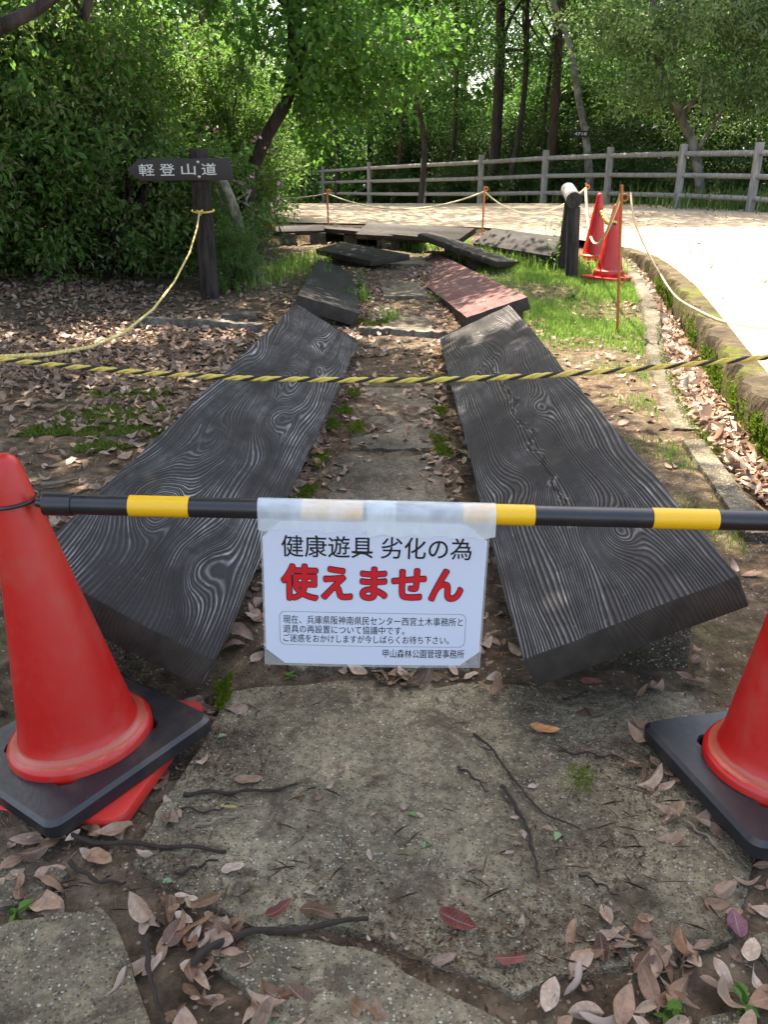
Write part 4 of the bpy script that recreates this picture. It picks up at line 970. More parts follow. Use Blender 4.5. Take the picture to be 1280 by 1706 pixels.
# shrubs beyond the fence
used = set(); G2 = 'dark shrubs behind the fence'; l2 = 'dark leafy shrub in the shade just behind the log fence'
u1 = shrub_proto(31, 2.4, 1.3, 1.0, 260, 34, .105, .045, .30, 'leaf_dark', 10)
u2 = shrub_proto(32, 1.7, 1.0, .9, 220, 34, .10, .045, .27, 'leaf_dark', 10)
u3 = shrub_proto(33, 3.0, 1.6, 1.3, 380, 36, .11, .048, .33, 'leaf_forest', 12)
rng = np.random.default_rng(5)
sp1, sp2, sp3 = [], [], []
for k in range(len(posts)-2):
    a, b = posts[k+1][0], posts[k+2][0]; t = (b-a).normalized(); nn_ = Vector((-t.y, t.x, 0)); nn_ = nn_ if nn_.y > 0 else -nn_
    for q in (.25, .75):
        c = a.lerp(b, q)
        d1 = rng.uniform(3.2, 4.6); sp1.append((c.x+nn_.x*d1, c.y+nn_.y*d1, rng.uniform(0, 6), rng.uniform(.8, 1.1)))
        d1 = rng.uniform(1.7, 2.6); sp2.append((c.x+nn_.x*d1, c.y+nn_.y*d1, rng.uniform(0, 6), rng.uniform(.55, .85)))
        d1 = rng.uniform(5.0, 7.5); sp3.append((c.x+nn_.x*d1, c.y+nn_.y*d1, rng.uniform(0, 6), rng.uniform(1.05, 1.5)))
place(u1, sp1, l2, 'shrub', G2, used); place(u2, sp2, l2, 'shrub', G2, used); place(u3, sp3, l2, 'shrub', G2, used)

# far woods: one mass that closes the view all round the scene's far side
def far_woods():
    rng_ = np.random.default_rng(8); C = []
    for k in range(7500):
        a = rng_.uniform(-1.15, 1.25); d = rng_.uniform(33, 52)
        x, y = d*math.sin(a), d*math.cos(a)
        if y < 24 and abs(x) < 12: continue
        z = rng_.uniform(0, 1)**1.4*10.5
        if x < 8 and x > -6 and z > 4.3+.9*math.sin(x*1.3) and rng_.random() < .85: continue
        C.append((x, y, z))
    C = np.array(C); V, F = clump_leaves(C, .9*(.6+.8*rng_.random(len(C))), 62, .30, .16)
    o = link('far_woods', np_mesh('far_woods', V, F), 'leaf_forest'); tag(o, 'dark mass of far woods closing the view beyond the fence', 'woods', kind='stuff')
far_woods()
# ------------------------------------------------------------------ overhead trees that shade the near path (crowns above the frame)
def shade_tree(label, trunk, radii, target, zr, n, per, mat, extra=(), crad=.42, holes=.0, thin=0.):
    """crown whose clumps lie where the sun's rays to the shaded ground pass"""
    base = Vector(trunk[0]); root = empty('shade_tree', base); tag(root, label, 'tree')
    tp = np.array(target, float); C = []; x0, y0 = tp.min(0); x1, y1 = tp.max(0)
    def inside(x, y):
        c = False; j = len(tp)-1
        for i in range(len(tp)):
            if (tp[i, 1] > y) != (tp[j, 1] > y) and x < (tp[j, 0]-tp[i, 0])*(y-tp[i, 1])/(tp[j, 1]-tp[i, 1])+tp[i, 0]: c = not c
            j = i
        return c
    while len(C) < n:
        x, y = rng.uniform(x0, x1), rng.uniform(y0, y1)
        if not inside(x, y): continue
        if holes and math.sin(x*2.3+1)*math.sin(y*1.9+.5)+.4*math.sin(x*5+y*4) > 1.15-holes: continue
        if thin and x < -.9 and y > 2.5 and rng.random() < thin: continue
        if thin and x > -.5 and y > 3.0 and rng.random() < .3: continue
        z = rng.uniform(*zr); px, py = x+S.x/S.z*z, y+S.y/S.z*z
        if z < 1.5+.20*py: z = 1.7+.22*py; px, py = x+S.x/S.z*z, y+S.y/S.z*z
        C.append((px, py, z))
    C = np.array(C)-np.array(base); V, F = clump_leaves(C, crad*(.6+.8*rng.random(n)), per, .15, .075)
    link('crown', np_mesh('crown', V, F), mat, root)
    mb = MB(); P = smoothp([Vector(p)-base for p in trunk], 20); rr = np.interp(np.linspace(0, 1, 20), np.linspace(0, 1, len(radii)), radii); mb.tube(P, list(rr), 12)
    for pts, ra in extra: Q = smoothp([Vector(p)-base for p in pts], 16); mb.tube(Q, list(np.interp(np.linspace(0, 1, 16), [0, 1], ra)), 9)
    for i in rng.choice(n, 26, replace=False):
        k = int(rng.integers(11, 19)); t = Vector(C[i]); q = Vector(P[k])
        if (t-q).length < 6 : mb.tube(wob(q, t, 6, .1, int(i)), [rr[k]*.4*(1-.8*j/6)+.004 for j in range(7)], 5)
    mb.build('trunk', 'bark_dark', root); return root
SH_A = [(-4.2, -1.2), (1.7, -1.2), (1.55, 1.7), (1.12, 2.4), (.98, 3.4), (.86, 4.6), (.35, 5.4), (-.6, 6.0), (-4.2, 5.6)]
SH_B = [(-5, 5.2), (-.6, 5.6), (-.5, 7.6), (-1.2, 9.5), (-5, 9.5)]
shade_tree('tall tree left of the path whose dark branch crosses the top left corner', [(-2.9, 2.9, -.1), (-2.8, 3.0, 1.5), (-2.5, 3.3, 3.), (-2.1, 3.8, 4.8), (-1.6, 4.2, 6.2), (-1.2, 4.6, 7.6)], [.24, .2, .18, .15, .10, .05], SH_A, (5.0, 7.8), 1300, 50, 'leaf_forest',
           extra=[([(-2.55, 3.25, 2.7), up(-60, 66, 3.6), up(-20, 52, 3.65), up(20, 35, 3.7), up(60, 15, 3.75), up(110, -20, 3.8), up(170, -70, 3.9), (-.6, 4.4, 4.4)], (.036, .014))], holes=.0, thin=.55)
shade_tree('tall tree standing behind the left thicket', [(-4.6, 9.6, .2), (-4.4, 9.6, 2.5), (-4.1, 9.6, 5), (-3.8, 9.6, 7.5)], [.2, .18, .14, .05], SH_B, (4.6, 7.4), 30, 30, 'leaf_forest', holes=.35)
SH_C = [(-5, 12.2), (2.6, 12.1), (4.5, 12.9), (7.5, 12.8), (9, 16), (5, 23), (0, 30), (-5, 34)]
shade_tree('tall tree left of the road whose crown shades the far road', [(-4.2, 19, .2), (-3.9, 19.2, 3), (-3.0, 19.6, 6), (-1.5, 20, 8.5), (0, 20.3, 10)], [.24, .21, .17, .10, .04], SH_C, (6.5, 10.5), 1700, 46, 'leaf_forest', crad=.7, holes=.12)

# ------------------------------------------------------------------ fallen leaves
def dry_mesh(name, P, yaw, L_, W_, pitch, roll, curl, fold, wave, na=7, nb=5):
    n = len(P); t = np.linspace(0, 1, na); s = np.linspace(-1, 1, nb); T, Sg = np.meshgrid(t, s, indexing='ij')
    wd = np.sin(np.pi*np.clip(T, 0, 1)**.85)**.75; wd[0] = .05; wd[-1] = .02
    a = (T-.5)[None]*L_[:, None, None]; b = (Sg*wd)[None]*(W_/2)[:, None, None]
    z = curl[:, None, None]*L_[:, None, None]*((2*T-1)**2)[None]+fold[:, None, None]*np.abs(b)+wave[:, None, None]*W_[:, None, None]*np.sin(T*9+yaw[:, None, None]*3)*Sg*wd
    # curled leaves are shorter along their length
    a = a*(1-.5*np.abs(curl))[:, None, None]
    cr, sr = np.cos(roll)[:, None, None], np.sin(roll)[:, None, None]; b, z = b*cr-z*sr, b*sr+z*cr
    cp, sp_ = np.cos(pitch)[:, None, None], np.sin(pitch)[:, None, None]; a, z = a*cp-z*sp_, a*sp_+z*cp
    cy, sy = np.cos(yaw)[:, None, None], np.sin(yaw)[:, None, None]; X = a*cy-b*sy; Y = a*sy+b*cy
    zmin = z.reshape(n, -1).min(1); z = z-zmin[:, None, None]*.85
    V = np.stack([X+P[:, 0, None, None], Y+P[:, 1, None, None], z+P[:, 2, None, None]], -1).reshape(-1, 3)
    i = (np.arange(na-1)[:, None]*nb+np.arange(nb-1)[None]).ravel(); q = np.stack([i, i+nb, i+nb+1, i+1], 1)
    F = (q[None]+(np.arange(n)*na*nb)[:, None, None]).reshape(-1, 4)
    uv = np.tile(np.stack([T, (Sg+1)/2], -1).reshape(-1, 2), (n, 1))
    return np_mesh(name, V, F, uv, True)
rng = np.random.default_rng(21)
def litter(name, XY, L0, L1, mat, label, lift=.012, zf=hz, flat=.28):
    n = len(XY); P = np.c_[XY, zf(XY[:, 0], XY[:, 1])+rng.random(n)*lift]
    L_ = rng.uniform(L0, L1, n)
    me = dry_mesh(name, P, rng.uniform(0, 6.28, n), L_, L_*rng.uniform(.36, .55, n), rng.normal(0, flat, n), rng.normal(0, flat*1.2, n), rng.normal(.08, .13, n), rng.normal(.1, .35, n), rng.normal(0, .14, n), 6, 3)
    return tag(link(name, me, mat), label, 'leaves', kind='stuff')
def scatter(n, x0, x1, y0, y1, fn): 
    out = np.empty((0, 2))
    while len(out) < n:
        q = np.c_[rng.uniform(x0, x1, n), rng.uniform(y0, y1, n)]; out = np.r_[out, q[rng.random(n) < fn(q[:, 0], q[:, 1])]]
    return out[:n]
def mossy(x, y):
    return np.clip(1.6-4*np.minimum.reduce([np.hypot((x+1.55)/.55, (y-3.7)/.42), np.hypot((x+1.0)/.28, (y-3.95)/.3)])*.42, 0, 1)
def dl(x, y):
    d = np.where(y > 2.3, 1., .75)*(x < -.10)
    mo = (np.hypot((x+1.4)/.75, (y-3.55)/.5) < 1)
    return d*np.where(mo, .22, 1)*np.clip(.35+.8*np.sin(x*1.7+y*.8)+.5*np.sin(y*2.1-x), .25, 1)
litter('leaf_litter', scatter(5200, -5.2, -.28, 1.7, 8.4, dl), .045, .09, 'dry_dull', 'brown dry leaf litter covering the ground left of the boards')
litter('leaf_litter', scatter(3600, -4.2, -.28, 2.0, 7.8, dl), .045, .09, 'dry', 'pale pinkish dry leaves strewn over the litter left of the boards', .02)
def dch(x, y): return ((x > xk(y)+.03) & (x < xw(y)-.01))*np.where(y < 3.2, .35, 1.)
litter('drain_leaves', scatter(2300, 1.25, 2.8, 1.8, 9.8, dch), .06, .105, 'dry', 'pale dry leaves filling the concrete drain', .05, flat=.35)
def dpath(x, y): return np.where(np.abs(x-.02) > .16, .9, .25)*(np.abs(x-.02-.01*y) < .40)
litter('path_leaves', scatter(640, -.45, .5, 1.9, 5.6, dpath), .03, .075, 'dry', 'small dry leaves along the inner edges of the long boards', .012)
litter('path_leaves', scatter(900, -.3, .6, 5.5, 9.6, lambda x, y: np.where(np.abs(x-.17) > .13, 1., .3)), .03, .07, 'dry_dull', 'reddish dry leaves on the path between the far boards', .01)
litter('path_leaves', scatter(380, .75, 2.2, 2.0, 7.5, lambda x, y: (x < xk(y)-.1)*np.clip((y-1.5)/5, .2, 1)), .03, .085, 'dry', 'scattered dry leaves on the soil and grass right of the boards', .006)
litter('path_leaves', scatter(420, -1.6, 1.9, 9.4, 13, lambda x, y: x < 3), .04, .08, 'dry_dull', 'dry leaves among the far boards', .006)

litter('road_leaves', scatter(420, 1.9, 8, 3, 16, lambda x, y: (x > xw(y)+.2)*.7*np.exp(-.25*(x-xw(y)))), .03, .07, 'dry', 'few dry leaves lying along the edge of the road', .004, road_z)
# single leaves in the foreground: each one a thing
def leaf_proto(k, c, f, w_, tw):
    z = np.zeros(1); a = np.array
    return dry_mesh('fallen_leaf', np.zeros((1, 3)), z+1e-6, a([.078]), a([w_]), a([.0]), a([tw]), a([c]), a([f]), a([.1]), 11, 7)
LM = [leaf_proto(i, c, f, w_, tw) for i, (c, f, w_, tw) in enumerate([(.05, .1, .032, .1), (.14, .35, .027, .2), (-.10, .1, .036, -.1), (.26, .6, .026, .3), (.02, -.3, .038, -.2), (.20, .9, .030, .5), (-.20, -.4, .030, .1), (.10, 1.1, .024, -.5), (.36, .2, .033, .2), (.04, .2, .041, .05), (-.05, .6, .022, .0), (.15, -.8, .034, -.3)])]
for m in LM: m.materials.append(M['dry'])
GL = 'dry leaves fallen round the near slabs'
def put_leaf(x, y, z, yaw, sc, mi, label=None, mat=None, tilt=(0, 0)):
    me = LM[mi]
    if mat: me = me.copy(); me.materials.clear(); me.materials.append(M[mat])
    o = bpy.data.objects.new('fallen_leaf', me); COL.objects.link(o); o.location = (x, y, z+.002); o.rotation_euler = (tilt[0], tilt[1], yaw); o.scale = (sc, sc*random.uniform(.9, 1.1), sc)
    tag(o, label or 'pinkish brown dry leaf lying in the leaf heaps round the near slabs', 'leaf', GL)
    return o
random.seed(4)
zones = [((345, 1600), 62, 95, 40), ((300, 1540), 40, 40, 16), ((1080, 1610), 140, 55, 26), ((1010, 1570), 60, 45, 12), ((1120, 1680), 150, 50, 26), ((90, 1375), 120, 45, 30), ((210, 1330), 70, 40, 14), ((30, 1480), 60, 45, 10), ((1070, 1250), 34, 50, 12), ((1130, 1350), 42, 55, 16), ((690, 1128), 80, 12, 16), ((810, 1105), 30, 24, 12), ((640, 1135), 50, 8, 8), ((330, 1180), 26, 40, 10), ((1180, 1120), 60, 40, 12), ((1240, 1480), 50, 60, 12), ((470, 1690), 70, 25, 12), ((640, 1700), 40, 20, 4)]
for (cx, cy), rx, ry, n in zones:
    for i in range(n):
        p = atz(cx+random.gauss(0, rx*.72), cy+random.gauss(0, ry*.72), .0)
        put_leaf(p.x, p.y, max(float(hz(p.x, p.y)), -.012)+random.uniform(.004, .020), random.uniform(0, 6.28), random.choice((.35, .5, .62, .75, .85, 1.0)), random.randrange(12), tilt=(random.gauss(0, .38), random.gauss(0, .3)))
for px, py, yaw, sc, mi, lab, mt in [
    (908, 1217, -.25, .95, 1, 'orange curled leaf alone on the slab before the right board', 'dry_orange'),
    (765, 1537, -.5, 1.0, 5, 'dark red brown curled leaf on the front edge of the slab', 'dry_red'),
    (852, 1602, .1, .7, 4, 'small dull red leaf lying on the soil gap near the bottom', 'dry_red'),
    (985, 1140, -.05, .8, 5, 'dark crimson leaf in the shadow under the right board', 'dry_red'),
    (1228, 1540, 1.4, .8, 9, 'plum coloured oval leaf near the lower right edge', 'dry_plum'),
    (462, 1520, .7, .8, 3, 'rust red twisted leaf above the lower middle stone', 'dry_red'),
    (530, 1522, -.3, .95, 2, 'pale pinkish leaf lying beside the thick twig on the lower stone', 'dry'),
    (380, 1348, -.1, .5, 7, 'narrow yellow leaf among the twigs left on the slab', 'dry_yellow'),
    (340, 1205, -.5, .55, 4, 'small orange leaf beside the left cone weight', 'dry_orange'),
    (415, 1300, .05, .8, 0, 'pale tan leaf above the twig left on the slab', 'dry'),
    (165, 1430, -.4, .8, 9, 'broad tan leaf alone between the long twig and the corner stone', 'dry'),
    (740, 1600, .4, .6, 0, 'dull brown leaf in the soil gap under the slab', 'dry_dull'),
    (270, 1180, .9, .8, 6, 'ragged brown leaf on the weight of the left cone', 'dry_red')]:
    p = atz(px, py, .004 if not 'weight of' in lab else .06); put_leaf(p.x, p.y, .004 if not 'weight of' in lab else .052, yaw, sc, mi, lab, mt)

XYf = scatter(1500, -1.0, 1.25, .7, 1.78, lambda x, y: np.clip(.02+.35*np.sin(x*5+1)*np.sin(y*6), .015, 1)+.8*((np.abs(x-.05) > .58) | (y < .9)))
litter('leaf_fragments', XYf, .007, .026, 'dry_dull', 'broken bits of dry leaf and bark strewn over the near ground', .003, lambda x, y: np.where((np.abs(x-.08) < .5) & (y > .86), .002, -.012), .2)
def straw():
    n = 1500; XY = np.c_[rng.uniform(-1.0, 1.3, n), rng.uniform(.72, 1.8, n)]; keep = rng.random(n) < np.clip(.15+.9*np.abs(XY[:, 0])-.3*np.sin(XY[:, 1]*9), .05, 1); XY = XY[keep]; n = len(XY)
    z = np.where((np.abs(XY[:, 0]-.08) < .48) & (XY[:, 1] > .88), .004, -.008)
    P = np.c_[XY, z+rng.random(n)*.006]; D = nrm(np.c_[rng.normal(size=(n, 2)), rng.normal(0, .05, n)]); l = rng.uniform(.015, .07, n); V, F = leaf_cloud(P, D, nrm(np.array([0, 0, 1])+rand_dir(n)*.3), l, np.full(n, .0018), fold=.8)
    tag(link('straw', np_mesh('straw', V, F), M['crumb2']), 'thin dry stalks and rootlets over the near ground', 'straw', kind='stuff')
t = NT('dry_stalks'); M['crumb2'] = t.end(t.pbr(t.ramp(t.island(), [(0, (.05, .03, .02)), (.6, (.12, .075, .045)), (1, (.30, .22, .15))]), .9, None, .2))
straw()
# twigs
def twig(label, pix, r, mat='twig', z=.008, forks=()):
    P = smoothp([atz(x, y, z) for x, y in pix], 20); mb = MB()
    for i in range(len(P)): P[i][2] += .004*math.sin(i*.9+pix[0][0]); P[i][0] += .0015*math.sin(i*2.1)
    r *= 1.15; mb.tube(P, [r*(1-.45*i/19)*(1+.12*math.sin(i*1.7)) for i in range(20)], 7)
    for f in forks: Q = smoothp([atz(x, y, z) for x, y in f], 8); mb.tube(Q, [r*.55*(1-.5*i/7) for i in range(8)], 5)
    return tag(mb.build('twig', mat), label, 'twig', 'twigs on the near slabs')
twig('thick dark twig lying across the lower middle stone', [(320, 1605), (370, 1568), (430, 1552), (520, 1545), (612, 1528)], .0062, z=.018)
twig('long dark twig between the left cone and the corner stone', [(95, 1383), (160, 1403), (240, 1407), (310, 1412), (375, 1417)], .0052)
twig('knobbly twig on the slab right of the left cone', [(305, 1322), (360, 1320), (420, 1318), (495, 1308)], .0042)
twig('bent dark twig in the middle of the slab', [(836, 1310), (862, 1345), (882, 1390), (890, 1425), (898, 1458)], .0036)
twig('long thin forked twig on the right of the slab', [(790, 1220), (820, 1250), (852, 1290), (880, 1330), (920, 1360), (966, 1382)], .0026, forks=[[(820, 1250), (800, 1244), (793, 1236)]])
twig('short dark twig just left of the bent twig', [(763, 1277), (790, 1295), (813, 1320)], .0026, forks=[[(795, 1300), (812, 1306)]])
twig('thin twig pointing at the right cone weight', [(930, 1252), (985, 1256), (1040, 1263)], .0026)
twig('thin twig low on the right of the slab', [(965, 1456), (1000, 1472), (1031, 1494)], .0022)
twig('grey twig beside the leaves left of the corner stone', [(115, 1437), (160, 1466), (208, 1470)], .0042)
twig('fine pale twig under the knobbly twig on the slab', [(320, 1378), (370, 1364), (420, 1350)], .0028, 'twig_pale')
twig('thin twig by the edge of the corner stone', [(290, 1457), (325, 1445), (362, 1430)], .003)
twig('dark twig standing in the leaf heap between the stones', [(245, 1560), (248, 1620), (265, 1680), (275, 1706)], .0045, z=.02)
twig('pale twig along the edge of the right cone weight', [(1143, 1368), (1180, 1395), (1215, 1430)], .0028, 'twig_pale')
twig('fine twig below the front of the right board', [(938, 1165), (960, 1160), (985, 1148)], .0022)
twig('thin twig on the slab left of the leaf heap', [(300, 1345), (350, 1352), (380, 1340)], .0022)
def twig_up(label, pts, r, mat):
    P = smoothp(pts, 20); mb = MB(); mb.tube(P, [r*(1-.6*i/19) for i in range(20)], 6); tag(mb.build('branch', mat), label, 'branch')
q = [ong(*p) for p in ((210, 455), (250, 462), (300, 466), (345, 478))]; twig_up('grey fallen branch at the foot of the thicket', [v+Vector((0, 0, .05)) for v in q], .014, 'twig_pale')
q = [ong(*p) for p in ((55, 640), (110, 652), (180, 655), (225, 660))]; twig_up('thin dark branch on the leaf litter above the moss', [v+Vector((0, 0, .02)) for v in q], .008, 'twig')
q = [ong(*p) for p in ((70, 815), (100, 812), (130, 805))]; twig_up('grey stick in the leaves beside the left cone', [v+Vector((0, 0, .02)) for v in q], .012, 'twig_pale')
mb = MB(); q = ong(398, 532); mb.add([(q.x+dx, q.y+dy, q.z+dz) for dx, dy, dz in ((-.15, -.08, -.05), (.16, -.06, -.05), (.14, .1, -.05), (-.12, .1, -.05), (-.13, -.06, .05), (.14, -.05, .035), (.12, .08, .05), (-.1, .08, .06))], [(3, 2, 1, 0), (4, 5, 6, 7), (0, 1, 5, 4), (1, 2, 6, 5), (2, 3, 7, 6), (3, 0, 4, 7)])
tag(mb.build('stone', 'stone', bevel=.012), 'flat grey stone in the leaves below the trail sign', 'stone')

# debris: crumbs of bark, needles and broken leaf on slabs and soil
def debris():
    n = 12000; out = []
    C = np.array([tuple(atz(x, y, 0))[:2] for x, y in ((560, 1480), (1010, 1430), (900, 1530), (700, 1560), (350, 1290), (380, 1240), (1040, 1260), (650, 1130), (450, 1120), (800, 1590), (980, 1600), (300, 1470), (240, 1430), (1050, 1340), (380, 1140), (600, 1600))])
    k = rng.integers(0, len(C), n); XY = C[k]+rng.normal(0, .05, (n, 2))*np.array([1.3, 1.0]); XY2 = np.c_[rng.uniform(-.7, .95, 1200), rng.uniform(.75, 2., 1200)]
    XY3 = np.c_[rng.uniform(-.3, .34, 4200), rng.uniform(1.7, 5.6, 4200)]; XY4 = np.c_[rng.uniform(.75, 1.6, 9000), rng.uniform(1.2, 6.0, 9000)]; XY4 = XY4[XY4[:, 0] < xk(XY4[:, 1])-.05]
    XY = np.r_[XY, XY2, XY3, XY4]; z = np.where(XY[:, 1] < 1.75, .001, gz(XY[:, 1])-.004); P = np.c_[XY, z+rng.random(len(XY))*.004]
    D = nrm(np.c_[rng.normal(size=(len(P), 2)), rng.normal(0, .15, len(P))]); Nn = nrm(np.array([0, 0, 1])+rand_dir(len(P))*.4)
    l = rng.uniform(.002, .006, len(P))+.011*rng.random(len(P))**4; V, F = leaf_cloud(P, D, Nn, l, l*rng.uniform(.08, .4, len(P)))
    tag(link('plant_debris', np_mesh('plant_debris', V, F), M['crumb']), 'brown crumbs of bark and leaf scattered over the slabs', 'debris', kind='stuff')
def needles():
    n = 6000; sd = rng.choice([-1, 1], n); y = rng.uniform(1.8, 9.0, n); x = .03+.012*y+sd*(.24+np.abs(rng.normal(0, .07, n)))-.0*y
    P = np.c_[x, y, hz(x, y)+rng.random(n)*.006]; D = nrm(np.c_[rng.normal(size=(n, 2)), rng.normal(0, .15, n)]); l = rng.uniform(.008, .024, n); V, F = leaf_cloud(P, D, nrm(np.array([0, 0, 1])+rand_dir(n)*.4), l, l*.16)
    tag(link('dry_needles', np_mesh('dry_needles', V, F), M['needle']), 'reddish brown needles along the sides of the path between the boards', 'needles', kind='stuff')
t = NT('red_needles'); M['needle'] = t.end(t.pbr(t.ramp(t.island(), [(0, (.13, .05, .025)), (.5, (.24, .10, .05)), (1, (.36, .20, .11))]), .9, None, .2))
needles()
t = NT('plant_crumbs'); M['crumb'] = t.end(t.pbr(t.ramp(t.island(), [(0, (.025, .014, .008)), (.5, (.07, .038, .02)), (.85, (.13, .075, .04)), (1, (.26, .19, .13))]), .9, None, .2))
debris()

# ------------------------------------------------------------------ grass, weeds, moss
def blades(XY, zf, h0, h1, w_, lean=.5, bend=.5):
    n = len(XY); P = np.c_[XY, zf(XY[:, 0], XY[:, 1])-.005]; a = rng.uniform(0, 6.28, n); d = np.c_[np.cos(a), np.sin(a), np.zeros(n)]; s = np.c_[-np.sin(a), np.cos(a), np.zeros(n)]
    h = rng.uniform(h0, h1, n)[:, None]; ln = (rng.random(n)**1.2*lean)[:, None]; wv = (w_*rng.uniform(.6, 1.2, n))[:, None]
    upv = np.array([0, 0, 1.]); m = P+upv*h*.55+d*h*ln*.35; tp = P+upv*h*(1-.4*ln*bend*1.5)+d*h*ln*(.9+bend*.4)
    V = np.stack([P-s*wv*.5, P+s*wv*.5, m-s*wv*.42, m+s*wv*.42, tp], 1).reshape(-1, 3)
    T = np.array([(0, 1, 3), (0, 3, 2), (2, 3, 4)]); return V, (T[None]+(np.arange(n)*5)[:, None, None]).reshape(-1, 3)
def dg(x, y):
    e = (x < xk(y)-.10)*(x > .95-.0*y)*smooth(4.9, 6.3, y)
    return e*np.clip(.55+.6*np.sin(x*4+y*2.2)+.4*np.sin(y*5-x*3), .12, 1)*np.where(y < 6.2, .45, 1)
XY = scatter(30000, .85, 2.6, 5.0, 10.2, dg); V, F = blades(XY, hz, .02, .065, .0055)
tag(link('grass', np_mesh('grass', V, F), 'grass'), 'bright sunlit grass between the boards and the drain', 'grass', kind='stuff')
XY = scatter(2200, .8, 1.9, 2.6, 6., lambda x, y: (x < xk(y)-.12)*np.clip(np.sin(x*7+y*3)*np.sin(y*4), 0, 1)); V, F = blades(XY, hz, .015, .05, .005)
tag(link('grass', np_mesh('grass', V, F), 'grass'), 'sparse short grass on the bare soil beside the right board', 'grass', kind='stuff')
cl = []
for px, py, r, n in [(480, 455, .28, 350), (510, 440, .22, 250), (430, 475, .25, 120), (700, 410, .3, 900), (740, 405, .25, 500), (640, 400, .2, 300), (800, 430, .22, 500), (830, 436, .22, 300), (950, 445, .25, 700), (900, 440, .3, 700), (1010, 455, .2, 400), (530, 470, .12, 90), (600, 500, .08, 60), (650, 535, .07, 50), (560, 430, .2, 200), (870, 420, .3, 300)]:
    p = ong(px, py); q = rng.normal(0, r*.6, (n, 2))*np.array([1, 1.3])+np.array([p.x, p.y]); cl.append(q)
V, F = blades(np.concatenate(cl), hz, .05, .19, .010, .95, .9)
tag(link('tall_grass', np_mesh('tall_grass', V, F), 'grass'), 'taller tufts of grass round the far boards and the log rail', 'grass', kind='stuff')
# bamboo grass at the foot of the fence on the right
cl = []
for k in range(1, 6):
    a, b = posts[k][0], posts[k+1][0]
    for j in range(int(520*(1, 1, .9, .5, .15, .05)[k])):
        c = a.lerp(b, rng.random()); cl.append((c.x+rng.normal(.55, .45), c.y+rng.normal(.6, .45)))
V, F = blades(np.array(cl), lambda x, y: np.maximum(gz(y), .2)*0+.44, .15, .62, .026, .95, 1.)
tag(link('bamboo_grass', np_mesh('bamboo_grass', V, F), 'sasa'), 'pale green bamboo grass at the foot of the fence on the right', 'grass', kind='stuff')
def moss_patch(name, pts, mat, label, h=.02):
    P = np.array(pts); n = len(P); D = nrm(rand_dir(n)*.8+np.array([0, 0, .8])); l = rng.uniform(.5, 1.2, n)*h
    V, F = leaf_cloud(P, D, rand_dir(n), l, l*.45); tag(link(name, np_mesh(name, V, F), mat), label, 'moss', kind='stuff')
def mdisc(px, py, rx, ry, n, f=hz, dz=0):
    p = ong(px, py); a = rng.uniform(0, 6.28, n); r = np.sqrt(rng.random(n))*(.75+.25*np.sin(a*3+px)+.15*np.sin(a*7)); x = p.x+rx*r*np.cos(a); y = p.y+ry*r*np.sin(a); return np.c_[x, y, f(x, y)+dz]
moss_patch('moss', np.r_[mdisc(205, 705, .30, .32, 4200), mdisc(155, 690, .2, .2, 1800), mdisc(110, 715, .22, .2, 1800), mdisc(225, 660, .3, .14, 900), mdisc(165, 745, .14, .12, 700)], 'moss', 'green moss cushion on the ground left of the long board', .026)
edge_m = np.concatenate([mdisc(px, py, .05, .12, 420) for px, py in ((515, 825), (535, 770), (555, 715), (575, 690), (590, 660), (500, 845), (730, 740), (735, 690), (740, 760), (595, 720), (620, 545), (640, 540), (600, 540))])
edge_m[:, 2] += .02
moss_patch('moss', edge_m, 'moss_bright', 'yellow green moss along the inner edges of the long boards', .014)
moss_patch('moss', np.r_[mdisc(968, 1318, .035, .05, 500), mdisc(960, 1330, .05, .04, 120)]+np.array([0, 0, .034]), 'moss', 'dark green moss spot on the right half of the front slab', .007)
moss_patch('moss', np.r_[mdisc(375, 1165, .022, .05, 700), mdisc(370, 1190, .012, .03, 300)]+np.array([0, 0, .03]), 'moss_bright', 'small bright moss tuft at the corner of the slab by the left board', .012)
wm = []
for y, n, hh_ in [(2.9, 500, .13), (3.35, 900, .16), (3.75, 800, .17), (4.25, 350, .1), (4.9, 500, .16), (5.3, 450, .12), (6.1, 400, .1), (7.6, 700, .2), (8.2, 700, .2)]:
    yy = y+rng.normal(0, .12, n); x = xw(yy)-.020-rng.random(n)*.012-.02*np.sin(yy*31)**2; z = road_z(0, yy)-.05-np.abs(rng.normal(0, hh_*.8, n))-.05*np.sin(yy*23)**2; wm.append(np.c_[x, yy, np.maximum(z, -.08)])
moss_patch('moss', np.concatenate(wm), 'moss_bright', 'bright green moss hanging on the drain wall', .03)
km = []
for y in np.linspace(3.6, 6.4, 30):
    n = 110; yy = y+rng.normal(0, .06, n); km.append(np.c_[xk(yy)+rng.uniform(-.02, .045, n), yy, gz(yy)+.010+rng.uniform(-.05, .0, n)*(rng.random(n) < .6)])
moss_patch('moss', np.concatenate(km), 'moss_bright', 'yellow green moss on the edge of the drain kerb', .013)

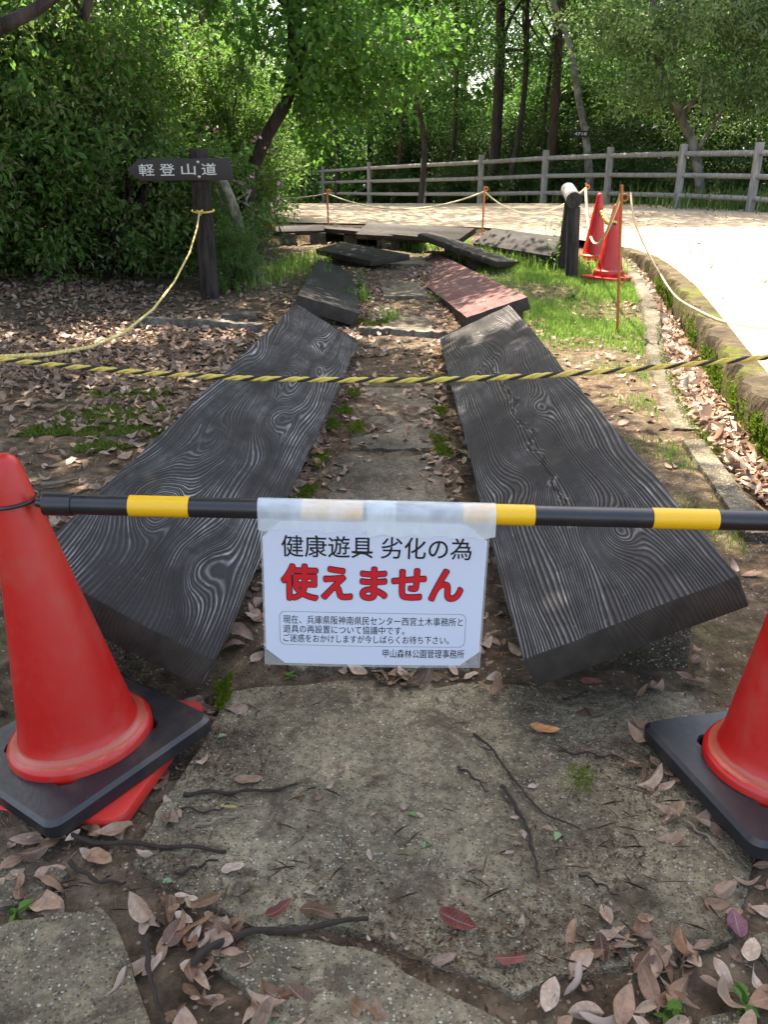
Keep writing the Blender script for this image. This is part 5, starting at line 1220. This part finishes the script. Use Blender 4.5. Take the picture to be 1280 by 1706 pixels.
# weeds: small leafy plants
def weed(label, px, py, h, n, L_=.03, mat='leaf_weed', f=hz, group=None):
    p = ong(px, py, f); root = empty('weed', p); tag(root, label, 'plant', group)
    mb = MB(); P = []; Dd = []
    for i in range(max(2, n//6)):
        a = rng.uniform(0, 6.28); t = Vector((math.cos(a)*h*rng.uniform(.05, .5), math.sin(a)*h*rng.uniform(.05, .5), h*rng.uniform(.5, 1))); w_ = wob((0, 0, -.01), t, 5, .02*h, i)
        mb.tube(w_, [.0016+.004*h]*6, 4)
        for j in range(6): q = w_[1+j % 5]; P.append(tuple(q)); d = rand_dir(1)[0]; d[2] = abs(d[2])*.5; Dd.append(d)
    P = np.array(P); l = L_*rng.uniform(.6, 1.2, len(P)); V, F = leaf_cloud(P, np.array(Dd), nrm(np.array([0, 0, 1])+rand_dir(len(P))*.5), l, l*.5, six=True)
    mb.build('stem', 'leaf_weed', root); link('leaves', np_mesh('leaves', V, F), mat, root)
weed('small green seedling on the soil under the notice', 485, 1132, .025, 12, .022)
weed('tiny green seedling at the left edge above the corner stone', 25, 1530, .02, 8, .028)
weed('green weed at the bottom right corner', 1110, 1700, .04, 14, .028)
weed('green sprout by the right frame edge at the bottom', 1245, 1690, .03, 10, .028)
weed('slender weed standing in the grass left of the log rail', 905, 420, .42, 40, .06)
weed('leafy weed at the foot of the log rail', 925, 450, .35, 40, .06)
weed('leafy weed in the drain corner behind the rusty rod', 1070, 462, .22, 40, .07)
weed('broad leaved weed beside the post of the trail sign', 390, 455, .35, 50, .06)
weed('fresh green weed between the sign post and the first edging stone', 375, 490, .18, 30, .045)
weed('small weed at the inner corner of the short left board', 598, 480, .2, 24, .05)
weed('pale weed at the near end of the reddish board', 725, 505, .1, 16, .05)
weed('low broad weed in the sunlit grass', 955, 500, .08, 30, .06)
for i, (px, py) in enumerate([(697, 1362), (705, 1412), (932, 1387), (362, 1230), (270, 1472), (465, 1690)]):
    p = atz(px, py, .003); a = np.array([[p.x, p.y, .004]]); V, F = leaf_cloud(a, rand_dir(1)*np.array([1, 1, .1]), np.array([[.1, .1, 1.]]), np.array([.024]), np.array([.016]), six=True)
    tag(link('leaf_scrap', np_mesh('leaf_scrap', V, F), 'green_bit'), 'small torn scrap of green leaf on the near slab', 'leaf', 'green leaf scraps on the near slabs')
# pink flowers in the bush at right of the trail sign
cl = []
for px, py in ((425, 235), (418, 290), (462, 330), (455, 345), (465, 305), (400, 270), (360, 218), (450, 250)): cl.append(np.array(aty(px, py, 9.3))+rng.normal(0, .03, (5, 3)))
P = np.concatenate(cl); l = np.full(len(P), .045)
V, F = leaf_cloud(P, rand_dir(len(P)), rand_dir(len(P)), l, l*.7)
tag(link('flowers', np_mesh('flowers', V, F), 'flower'), 'small pink flowers in the shrub beside the forked tree', 'flowers', kind='stuff')
# number tag on the leaning tree
tp = aty(968, 223, lt_y-.14); tg = empty('number_tag', tp); tag(tg, 'small black number plate on the thin leaning tree', 'tag')
mb = MB(); mb.box((-.2, 0, -.065), (.2, .012, .065)); mb.build('plate', 'ink', tg)
letter('lettering', '4718', -.14, .14, 0, .065, .003, 'white_paint', tg, Matrix.Rotation(R(90), 4, 'X'), .012)
